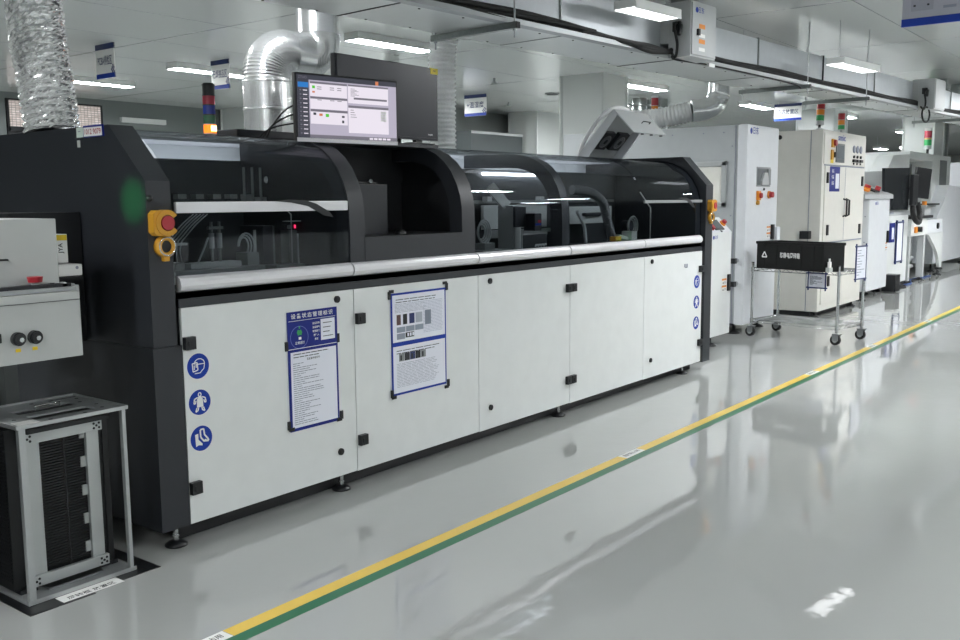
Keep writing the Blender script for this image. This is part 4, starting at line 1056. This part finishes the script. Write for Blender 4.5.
b = MB().disc((10.64, y, 2.37), (0, -1, 0), .035, BLUE, .001); b.text('日东', (10.77, y-.001, 2.37), XD, ZD, .09, BLUE); b.build('logo', fp)
for x, yy in ((10.68, 4.42), (11.42, 4.42), (10.68, 5.6), (10.68, 6.6), (11.42, 6.6)):
    MB().lathe([(0, 0), (.08, 0), (.08, .012), (.03, .035), (0, .035)], (x, yy, .001), ZD, BLACK, 20).cyl((x, yy, .03), (x, yy, .14), .018, BLACK, 10).build('levelling_foot', r)
MB().box(10.7, 11.4, 4.6, 6.6, .04, .13, DARK).build('base_frame', r)

# ------------------------------------------------------------------ cream cabinet
r = thing('electrical_cabinet', 'tall cream electrical cabinet with yellow emergency stop behind the black bin', 'cabinet', (13.5, 4.6, 0))
CY = 4.05
MB().box(12.56, 14.48, CY, 5.6, .09, 2.48, CREAM, .012).build('body', r)
MB().box(12.60, 14.44, CY-.012, CY, 2.04, 2.44, CREAM, .004).build('top_panel', r)
for x0, x1 in ((12.66, 13.52), (13.53, 14.38)):
    MB().box(x0, x1, CY-.014, CY, 1.02, 2.01, CREAM, .004).build('door', r)
for x0, x1 in ((12.66, 13.52), (13.53, 14.38)):
    MB().box(x0, x1, CY-.014, CY, .18, .98, CREAM, .004).build('lower_door', r)
yy = CY-.014
for x, z in ((12.74, 1.86), (14.30, 1.83), (12.80, 1.17), (14.25, 1.15), (12.92, .48)):
    MB().box(x-.03, x+.03, yy-.02, yy, z-.07, z+.07, BLACK, .006).build('hinge', r)
for x in (13.47, 13.58): MB().tube([(x, yy, 1.34), (x, yy-.05, 1.36), (x, yy-.05, 1.56), (x, yy, 1.58)], .014, BLACK, 8).build('door_handle', r)
b = MB().plate((12.84, yy, 1.68), XD, ZD, 0, .42, 0, .33, .004, BLUE2).plate((13.08, yy-.004, 1.72), XD, ZD, 0, .15, 0, .2, .001, PAPER)
for k in range(3): b.text('设备', (12.96, yy-.004, 1.95-k*.08), XD, ZD, .05, PAPER2, .001)
tag(b.build('status_sign', r), 'blue status sign with white slip')
yy = CY-.012
b = MB().text('smic', (13.30, yy, 2.40), XD, ZD, .12, BLUE, .004, w=.32); b.build('logo', r)
MB().box(12.64, 14.40, CY-.0135, CY, 2.018, 2.032, INKG).box(13.521, 13.529, CY-.0145, CY, 1.02, 2.01, INKG).box(12.64, 14.40, CY-.0135, CY, .992, 1.006, INKG).build('seam', r)
MB().box(13.06, 13.42, yy-.012, yy, 2.07, 2.32, mat('panel_bezel', '#5b6165', .35), .008).box(13.10, 13.38, yy-.014, yy-.012, 2.12, 2.30, SCRDK).build('touch_screen', r)
g = MB().box(12.86, 12.98, yy-.02, yy, 2.26, 2.37, YELLOW, .006).build('emergency_stop', r); MB().cyl((12.93, yy-.05, 2.32), (12.93, yy-.02, 2.32), .04, RED, 16).build('red_button', g)
g = MB().box(12.85, 12.93, yy-.02, yy, 2.10, 2.23, YELLOW, .006).box(12.93, 13.0, yy-.04, yy, 2.13, 2.2, BLACK, .006).build('main_switch', r)
MB().plate((12.85, yy, 2.055), XD, ZD, 0, .13, 0, .05, .001, mat('yellow_label', '#e2c21f', .5)).build('warning_label', r)
for k in range(3):
    x = 13.86+k*.16
    MB().lathe([(.05, 0), (.055, .012), (.04, .014), (0, .012)], (x, yy, 2.27), (0, -1, 0), INKG, 16).build('gauge', r)
    MB().cyl((x, yy-.02, 2.165), (x, yy, 2.165), .02, DARK, 10).box(x-.05, x+.06, yy-.03, yy, 2.09, 2.13, BLACK, .006).cyl((x, yy-.015, 2.07), (x, yy, 2.07), .014, DARK, 8).build('selector_switch', r)
MB().cyl((12.72, 4.62, 2.40), (12.55, 4.62, 2.40), .03, DARK, 12).build('side_plug', r)
MB().box(12.545, 12.56, 4.2, 4.205, .1, 2.47, INKG).build('side_seam', r)
MB().box(12.6, 14.4, CY+.1, 5.5, .02, .09, DARK).build('plinth', r)
for x in (12.7, 14.35):
    MB().lathe([(0, 0), (.07, 0), (.07, .012), (.03, .035), (0, .035)], (x, CY+.08, .001), ZD, BLACK, 20).cyl((x, CY+.08, .03), (x, CY+.08, .1), .018, BLACK, 10).build('levelling_foot', r)
MB().box(12.45, 12.56, 4.16, 4.28, 1.06, 1.165, BLACK, .006).build('side_box', r)
stack_light('stack_light', 'red, orange and green stack light tilted on the cream cabinet', (12.64, 4.13, 2.48), .05, ((LGREY, .04), (GREEN, .075), (ORANGE, .075), (RED, .08)), (0, math.radians(6), 0), .065)
stack_light('stack_light', 'small red and orange stack light behind the cream cabinet', (13.62, 4.15, 2.48), .045, ((GREEN, .06), (ORANGE, .07), (RED, .09)), (0, 0, 0), .05)
stack_light('stack_light', 'red, yellow and green stack light above the white ribbed hose', (11.25, 5.80, 2.44), .045, ((GREEN, .09), (ORANGE, .08), (RED, .10), (WHITE, .02)), (0, 0, 0), .18)

# ------------------------------------------------------------------ wire cart and black bin
CR = math.radians(-9)
CC = Vector((10.79, 3.60, 0))
def CP(x, y, z): return CC + Matrix.Rotation(CR, 3, 'Z') @ Vector((x, y, z))
r = thing('wire_cart', 'chrome wire cart on black casters in front of the cream cabinet', 'cart', CC, rot=(0, 0, CR))
HX, HY = .30, .52
for x in (-HX, HX):
    for y in (-HY, HY):
        MB().cyl((x, y, .12), (x, y, .86), .015, CHROME, 14).cyl((x, y, .86), (x, y, .868), .017, DARK, 14).build('post', r)
        c = MB().box(x-.03, x+.03, y-.045, y+.045, .115, .125, STEEL).box(x-.028, x-.024, y-.03, y+.04, .05, .12, STEEL).box(x+.024, x+.028, y-.03, y+.04, .05, .12, STEEL).build('caster_fork', r)
        MB().cyl((x-.018, y+.012, .056), (x+.018, y+.012, .056), .055, RUBBER, 24).cyl((x-.02, y+.012, .056), (x+.02, y+.012, .056), .028, LGREY, 16).build('wheel', c)
for z in (.80, .20):
    b = MB()
    for zz in (z, z-.035):
        b.tube([(-HX, -HY, zz), (HX, -HY, zz), (HX, HY, zz), (-HX, HY, zz)], .0045, CHROME, 6, closed=True)
    for (ax, ay, bx, by) in ((-HX, -HY, HX, -HY), (HX, -HY, HX, HY), (HX, HY, -HX, HY), (-HX, HY, -HX, -HY)):
        n = int(math.hypot(bx-ax, by-ay)/.05)
        b.tube([(ax+(bx-ax)*k/n, ay+(by-ay)*k/n, z-(.035 if k % 2 else 0)) for k in range(n+1)], .003, CHROME, 5)
    for k in range(1, 42): 
        y = -HY+k*2*HY/42; b.cyl((-HX, y, z), (HX, y, z), .002, CHROME, 5)
    for x in (-.12, .12): b.cyl((x, -HY, z-.006), (x, HY, z-.006), .004, CHROME, 6)
    for x in (-HX, HX):
        for y in (-HY, HY): b.cyl((x, y, z-.045), (x, y, z+.01), .02, CHROME, 12)
    b.build('wire_shelf', r)
BR = math.radians(-21); BCc = Vector((10.50, 3.60, .808))
r = thing('storage_bin', 'long black antistatic bin with white lettering on the wire cart', 'bin', BCc, rot=(0, 0, BR))
BINM = mat('black_bin_plastic', '#050606', .6, spec=.3)
w, l, h = .17, .455, .305
b = MB()
b.box(-w, w, -l, l, 0, .012, BINM)
for x in (-w, w): b.box(x-.006, x+.006, -l, l, 0, h, BINM)
for y in (-l, l): b.box(-w, w, y-.006, y+.006, 0, h, BINM)
for x in (-w, w): b.box(x-.014, x+.014, -l-.012, l+.012, h-.03, h, BINM, .004)
for y in (-l, l): b.box(-w-.012, w+.012, y-.014, y+.014, h-.03, h, BINM, .004)
for k in range(-2, 3): b.box(-w-.009, -w, k*.17-.004, k*.17+.004, .02, h-.03, BINM)
b.build('bin_body', r)
b = MB().text('防静电周转箱', (-w-.009, -.02, .155), (0, -1, 0), ZD, .065, PAPER2, .002, w=.27)
o = (-w-.009, .34, .15)
ring_pts = [(-.035, -.02), (.035, -.02), (0, .04)]
for (ax, az), (bx, bz) in zip(ring_pts, ring_pts[1:]+ring_pts[:1]):
    L = math.hypot(bx-ax, bz-az); b.plate((o[0]-.001, o[1]-ax, o[2]+az), (0, -(bx-ax), bz-az), Vector((0, -(bx-ax), bz-az)).normalized().cross(Vector((1, 0, 0))), 0, L, -.007, .007, .001, PAPER2)
b.build('lettering', r)
MB().cyl((-.10, -l-.03, .01), (-.10, -l-.03, .11), .02, PAPER2, 14).cyl((-.10, -l-.03, .11), (-.10, -l-.03, .145), .01, PAPER2, 10).box(-.13, -.07, -l-.05, -l-.005, 0, .05, CLEARP, .004).build('white_latch', r)
def paper_frame(p, rz, w, h, label):
    r = thing('paper_frame', label, 'paper holder', p, 'framed papers on the wire cart', rot=(0, 0, rz))
    b = MB()
    for x in (-w/2, w/2): b.cyl((x, 0, -h-.03), (x, 0, .03), .009, NAVY, 8)
    for z in (0, -h): b.cyl((-w/2-.02, 0, z), (w/2+.02, 0, z), .009, NAVY, 8)
    b.build('frame', r); b = MB().box(-w/2, w/2, -.004, .004, -h, 0, PAPER)
    doc_lines(b, -w/2+.02, w/2-.02, -h+.03, -.03, 10, -.0045, INKG, .008)
    b.build('paper', r)
paper_frame(CP(-.36, -.30, .78), CR-PI/2, .20, .16, 'small framed paper hanging on the side of the wire cart below the black bin')
paper_frame(CP(.17, -HY-.02, 1.06), CR, .24, .36, 'tall framed paper at the end of the wire cart')

# ------------------------------------------------------------------ machines further down the line
def feet(r, pts, h, rad=.08):
    for x, y in pts:
        MB().lathe([(0, 0), (rad, 0), (rad, .012), (.03, .035), (0, .035)], (x, y, .001), ZD, BLACK, 16).cyl((x, y, .03), (x, y, h), .02, BLACK, 10).build('levelling_foot', r)
r = thing('buffer_conveyor', 'light grey waist high machine with sloped control top, right of the cream cabinet', 'machine', (15.9, 4.6, 0))
MB().box(15.36, 16.52, 4.2, 4.9, .12, 1.575, WHITE2, .03).box(14.95, 15.37, 4.38, 4.9, .12, 1.575, LGREY, .01).build('body', r)
t = MB().prism([(4.16, 1.575), (4.16, 1.64), (4.55, 1.80), (4.9, 1.80), (4.9, 1.575)], 'x', 14.95, 16.56, LGREY).build('control_top', r)
nx = Vector((0, -.16, .39)).normalized(); o = Vector((15.55, 4.32, 1.71))
MB().cyl(o, o+nx*.05, .06, ORANGE, 16).cyl(o+nx*.05, o+nx*.09, .05, RED, 16).build('emergency_button', t)
MB().cyl(o+Vector((-.12, 0, 0)), o+Vector((-.12, 0, 0))+nx*.03, .08, ORANGE, 16).build('orange_collar', t)
MB().plate(o+Vector((.3, -.02, -.01)), XD, (0, .39, .16), -.12, .16, -.07, .12, .02, DARK).build('touch_screen', t)
MB().cyl(o+Vector((.62, 0, 0)), o+Vector((.62, 0, 0))+nx*.07, .045, RED, 16).build('red_button', t)
warn(16.35, .72, 4.199, r, 2); MB().box(16.40, 16.46, 4.17, 4.2, .86, 1.05, BLACK).build('vent_handle', r)
b = MB().disc((15.70, 4.2, 1.50), (0, -1, 0), .025, BLUE, .001); b.text('日东', (15.78, 4.199, 1.50), XD, ZD, .06, BLUE); b.build('logo', r)
for z in (.35, .45, .9, 1.3): MB().cyl((15.355, 4.26, z), (15.36, 4.26, z), .01, INKG, 8).build('screw', r)
feet(r, ((15.25, 4.25), (14.9+.2, 4.45), (16.3, 4.5)), .13)
r = thing('hooded_conveyor', 'white machine with a big smoked black hood panel behind the waist high machine', 'machine', (17.3, 4.9, 0))
MB().box(16.6, 18.2, 4.3, 5.2, .10, 1.28, WHITE, .02).box(16.6, 18.2, 4.32, 5.2, 1.28, 1.38, LGREY, .01).build('body', r)
MB().prism([(16.38, 2.07), (17.95, 2.11), (18.0, 1.37), (17.0, 1.385), (16.95, 1.62), (16.44, 1.66)], 'y', 4.26, 4.31, mat('smoked_black_panel', '#24282b', .25)).build('hood_panel', r)
MB().box(17.0, 17.93, 4.32, 4.9, 1.40, 2.04, LGREY, .01).build('hood_box', r)
MB().box(16.70, 17.0, 4.1, 4.32, .02, .30, BLACK).build('cable_duct', r)
MB().plate((16.95, 4.298, .83), XD, ZD, 0, .35, 0, .33, .004, BLUE2).plate((17.1, 4.294, .88), XD, ZD, 0, .14, 0, .2, .001, PAPER).build('status_sign', r)
b = MB()
for k in range(6): b.plate((17.0+k*.045, 4.318, 1.31), XD, ZD, 0, .03, 0, .04, .001, INKG)
b.build('lettering', r)
r2 = thing('paper_frame', 'tall framed paper on the white machine with the smoked hood', 'paper holder', (17.55, 4.28, .84), rot=(0, 0, 0))
b = MB()
for x in (-.2, .2): b.cyl((x, 0, -.40), (x, 0, .36), .016, NAVY, 8)
for z in (-.36, .32): b.cyl((-.24, 0, z), (.24, 0, z), .014, NAVY, 8)
b.build('frame', r2); MB().box(-.19, .19, -.004, .006, -.35, .31, PAPER).build('paper', r2)
feet(r, ((17.0, 4.5), (18.0, 4.45)), .11)
# transfer frame
r = thing('transfer_table', 'white transfer table on legs with orange main switch, below the operator screens', 'machine', (19.5, 4.5, 0))
MB().box(18.45, 19.72, 4.3, 4.9, .88, 1.20, WHITE, .01).box(19.75, 21.2, 4.34, 4.9, .88, 1.15, WHITE2, .01).build('body', r)
MB().box(18.40, 19.9, 4.25, 4.95, 1.20, 1.25, DARK, .01).build('deck', r)
g = MB().box(18.66, 18.82, 4.27, 4.3, .94, 1.05, ORANGE, .01).build('main_switch', r); MB().cyl((18.92, 4.22, 1.0), (18.92, 4.3, 1.0), .05, BLACK, 14).build('knob', g)
MB().disc((20.7, 4.34, 1.02), (0, -1, 0), .06, BLACK, .03).build('round_lock', r)
for x in (18.5, 19.6): MB().box(x-.06, x+.06, 4.32, 4.44, .06, .88, LGREY, .01).build('leg', r)
MB().box(18.5, 19.6, 4.5, 4.55, .25, .30, LGREY).box(18.5, 19.6, 4.5, 4.55, .42, .46, LGREY).build('stretcher', r)
MB().cyl((19.0, 4.7, .45), (19.0, 4.7, .85), .16, WHITE, 20).build('tank', r)
n = 12
po = [(21.35, .88), (21.35, .15), (21.2, .15)] + [(21.2-1.1*math.sin(i*PI/2/n)*1.0, .15+.70*math.sin(i*PI/2/n)**.6*1.0) for i in range(1, n)] + [(19.85, .88)]
MB().prism(po, 'y', 4.36, 4.42, WHITE).build('curved_skirt', r)
feet(r, ((18.5, 4.38), (19.6, 4.38), (21.2, 4.4)), .10)
r = thing('placement_machine', 'large white placement machine with an arched opening and sloped flank, far right', 'machine', (21.5, 5.6, 0))
b = MB()
b.prism([(18.7, 1.5), (18.45, 2.0), (19.0, 2.38), (20.2, 2.44), (20.2, 1.5)], 'y', 4.8, 5.1, WHITE).box(19.4, 20.2, 5.1, 6.6, 1.5, 2.40, WHITE)
b.box(20.2, 22.15, 4.8, 6.6, 2.36, 2.50, WHITE).box(22.15, 23.9, 4.8, 6.6, 1.5, 2.50, WHITE).box(20.2, 22.15, 6.0, 6.6, 1.5, 2.4, MGREY)
b.build('upper_body', r)
MB().prism([(19.2, .25), (19.2, 1.5), (24.0, 1.5), (25.6, 1.1), (25.6, .25)], 'y', 4.95, 6.6, LGREY).build('lower_body', r)
MB().prism([(21.4, .2), (21.4, 1.05), (22.2, 1.5), (22.6, 1.85), (25.8, 1.75), (25.8, .2)], 'y', 4.55, 4.95, WHITE2).build('flank', r)
MB().box(22.85, 23.5, 4.79, 4.8, 1.8, 2.4, MGREY).build('slot_window', r)
MB().box(20.25, 22.1, 5.2, 5.3, 1.55, 2.3, mat('machine_inside_grey', '#34383a', .4)).build('inner_panel', r)
feet(r, ((22.0, 4.7), (23.0, 4.75), (25.4, 4.75), (19.5, 5.2)), .25)
stack_light('stack_light', 'red and green stack light standing on the far placement machine', (22.3, 4.95, 2.5), .075, ((LGREY, .07), (GREEN, .13), (YELLOW, .03), (REDP, .15), (LIGHTP, .06)), (0, 0, 0), .12)
r = thing('operator_screens', 'two black operator screens on an arm above the transfer table', 'monitor', (18.4, 4.3, 1.25), 'operator screens')
MB().box(17.85, 18.22, 4.16, 4.22, 1.45, 1.99, BLACK, .01).build('screen', r)
MB().obox((18.72, 4.22, 1.85), (.36, .06, .55), Euler((0, math.radians(6), math.radians(-30))).to_matrix(), BLACK, .01).build('screen', r)
MB().tube([(18.4, 4.4, 1.25), (18.4, 4.4, 1.7), (18.1, 4.26, 1.75)], .03, BLACK, 8).tube([(18.4, 4.4, 1.7), (18.7, 4.3, 1.8)], .03, BLACK, 8).build('arm', r)
tag(MB().box(19.2, 20.15, 4.2, 4.4, 1.44, 1.475, BLACK, .008).box(19.4, 19.9, 4.3, 4.5, 1.25, 1.44, LGREY, .01).box(19.0, 20.2, 4.28, 4.55, 1.405, 1.438, LGREY).build('keyboard', at=(19.7, 4.3, 1.44)), 'black keyboard on a grey shelf right of the operator screens', 'keyboard')
b = MB().tube(smooth_path([(18.05, 4.2, 1.5), (18.0, 4.18, 1.3), (18.12, 4.15, 1.17), (18.35, 4.15, 1.15), (18.5, 4.18, 1.28), (18.48, 4.22, 1.5)], 8), .045, RUBBER, 10)
tag(b.build('cable_loop', at=(18.2, 4.2, 1.2)), 'thick black cable loop hanging below the operator screens', 'cable')
tag(MB().cyl((18.9, 4.2, 1.45), (18.9, 4.2, 1.52), .04, ORANGE, 12).box(18.83, 18.97, 4.15, 4.25, 1.40, 1.45, LGREY, .01).build('orange_switch', at=(18.9, 4.2, 1.4)), 'small orange switch box beside the keyboard', 'switch')
b = MB()
for k in range(4):
    b.tube(smooth_path([(17.2+.1*k, 4.25+.05*k, .015), (17.9, 4.4-.06*k, .012), (18.6, 4.3+.07*k, .015), (19.5, 4.5-.04*k, .012), (20.6, 4.4+.08*k, .015)], 8), .014, mat('blue_cable', '#2a4a86', .5) if k < 1 else RUBBER, 6)
tag(b.build('floor_cables', at=(18.5, 4.4, .01)), 'blue and black cables lying on the floor under the transfer table', 'cables')
# background pieces
tag(MB().box(24.8, 26.6, 7.0, 8.0, 0, 2.35, MGREY, .01).box(25.68, 25.71, 6.99, 7.0, .1, 2.3, LGREY).build('grey_cabinet', at=(25.7, 7.5, 0)), 'plain grey cabinet between the cream cabinet and the smoked hood', 'cabinet')
tag(MB().box(14.4, 16.1, 11.3, 11.9, 0, 2.93, mat('dark_cabinet_grey', '#4d5354', .4)).box(14.4, 16.1, 11.28, 11.3, 2.88, 2.93, LGREY).build('dark_cabinet', at=(15.2, 11.6, 0)), 'dark grey cabinet by the far wall beside the hanging sign', 'cabinet')
r = thing('pipe_cluster', 'three silver vertical pipes behind the white oven', 'pipes', (15.3, 8, 0))
for x, zt in ((14.95, 3.34), (15.35, 3.34), (15.75, 3.38)): MB().cyl((x, 8, 0), (x, 8, zt), .13, GALV, 20).cyl((x, 8, 3.2), (x, 8, 3.22), .2, GALV, 20).build('pipe', r)
b = MB().cyl((28, 6.9, 2.95), (31, 6.9, 2.95), .04, LGREY, 8).box(29.5, 32.5, 6.8, 7.1, 2.7, 2.95, LIGHTP, .02).box(28.9, 29.4, 6.8, 7.0, 2.85, 3.0, BLACK)
tag(b.build('suspended_tray', at=(30, 6.9, 2.8)), 'pale suspended tray with black motor far down the hall', 'tray')
hang_sign(30.0, 7.6, 2.6, 1.3, .6, '测试区', 'grey blue sign far down the hall below the suspended tray', False)
r = thing('far_machine', 'white machine with orange lamp at the right edge of the photo', 'machine', (29, 5.0, 0))
MB().box(27.5, 30.5, 4.7, 6.5, .15, 1.55, WHITE, .02).build('body', r)
MB().box(27.9, 30.5, 5.0, 6.5, 1.55, 2.5, WHITE2, .02).build('upper_body', r)
MB().cyl((27.8, 4.85, 1.55), (27.8, 4.85, 1.68), .12, ORANGE, 14).build('orange_lamp', r)
feet(r, ((27.8, 4.9), (30, 4.9)), .16)
r = thing('far_cabinet', 'pale box-shaped machine beyond the pipes at the right edge', 'machine', (33, 6.5, 0))
MB().box(31.5, 35, 5.6, 7.5, .1, 2.3, WHITE, .02).build('body', r); MB().box(31.7, 34.8, 5.58, 5.6, 1.7, 2.1, BLUE).build('blue_band', r); feet(r, ((32, 5.9), (34.5, 5.9)), .12)
r = thing('riser_group', 'bundle of silver vertical pipes beside the far column', 'pipes', (26.4, 5.5, 0))
for k in range(4): MB().cyl((26.0+k*.32, 5.42+.06*k, 0), (26.0+k*.32, 5.42+.06*k, CH), .11, GALV, 16).build('pipe', r)
tag(MB().box(13.4, 13.9, 5.9, 6.5, 0, 2.75, WHITE2, .01).build('white_locker', at=(13.6, 6.2, 0)), 'plain white tall cabinet behind the hatch, in front of the white column', 'cabinet') if False else None
tag(MB().box(-2.2, .75, 3.6, 5.2, 0, 1.3, BLACKP, .02).box(.2, .75, 3.58, 3.6, .2, 1.0, LGREY).build('upstream_blocker', at=(-.8, 4.4, 0)), 'added charcoal light blocker before the board conveyor, outside the photo', 'machine')  # added out of view to shade the end panel from the west
r = thing('spot_lamp', 'small green spot lamp on the added upstream blocker, outside the photo', 'lamp', (.60, 3.68, 1.3))
MB().cyl((.60, 3.68, 1.3), (.60, 3.68, 1.95), .02, BLACK, 12).cyl((.55, 3.68, 1.97), (.65, 3.68, 1.955), .03, BLACK, 16).cyl((.65, 3.68, 1.955), (.655, 3.68, 1.9545), .024, GREENLED, 16).build('lamp_head', r)
sl = bpy.data.lights.new('spot_light', 'SPOT'); sl.energy = 260; sl.color = (.02, 1, .2); sl.spot_size = math.radians(8); sl.spot_blend = 1.; sl.shadow_soft_size = .02
so = bpy.data.objects.new('spot_light', sl); COL.objects.link(so); so.parent = r
p0_ = Vector((.67, 3.68, 1.952)); so.location = p0_ - Vector((.60, 3.68, 1.3)); so.rotation_euler = (Vector((2.392, 3.785, 1.61)) - p0_).to_track_quat('-Z', 'Y').to_euler()
tag(MB().box(9.62, 10.52, 15.42, 15.5, 3.03, 3.12, LIGHTP, .008).build('wall_strip_lamp', at=(10.07, 15.46, 3.07)), 'unlit white strip lamp on the far grey wall', 'lamp')
sp0 = None
for x, y, lab in ((13.76, 9.03, 'small round speaker disc on the ceiling left of the white column'),):
    tag(MB().cyl((x, y, CH-.02), (x, y, CH), .13, MGREY, 24).cyl((x, y, CH-.028), (x, y, CH-.02), .10, DARK, 24).build('ceiling_speaker', at=(x, y, CH)), lab, 'speaker')
for x, y, lab in ((11.5, 8.58, 'sprinkler head on the ceiling above the hanging sign by the grey hose'), (14.4, 10.41, 'sprinkler head on the ceiling right of the hanging sign by the grey hose')):
    tag(MB().cyl((x, y, CH-.07), (x, y, CH), .015, STEEL, 8).cyl((x, y, CH-.075), (x, y, CH-.068), .05, STEEL, 12).build('sprinkler_head', at=(x, y, CH)), lab, 'sprinkler')
# objects opposite the machine, behind the photographer: give the floor and glass something to mirror
for k, x in enumerate((-2.5, .2, 2.9, 5.6, 8.3, 11.0)):
    tag(MB().box(x, x+2.4, -5.2, -3.9, 0, 1.5, WHITE, .02).box(x+.1, x+2.3, -5.0, -4.0, 1.5, 1.9, DARK, .02).build('aisle_machine', at=(x+1.2, -4.5, 0)), 'white and black machine across the aisle, outside the photo', 'machine', 'machines across the aisle')

# ------------------------------------------------------------------ world and output
W = bpy.data.worlds.new('world'); SC.world = W; W.use_nodes = True
W.node_tree.nodes['Background'].inputs[0].default_value = (.8, .9, 1, 1); W.node_tree.nodes['Background'].inputs[1].default_value = .05
SC.view_settings.view_transform = 'Standard'; SC.view_settings.look = 'None'; SC.view_settings.gamma = 1.0
SC.view_settings.exposure = 0.0; SC.view_settings.use_curve_mapping = False
SC.cycles.use_denoising = True
SC.cycles.max_bounces = 10; SC.cycles.diffuse_bounces = 4; SC.cycles.glossy_bounces = 5; SC.cycles.transparent_max_bounces = 12
SC.cycles.sample_clamp_indirect = 12.0
SC.cycles.caustics_reflective = False; SC.cycles.caustics_refractive = False
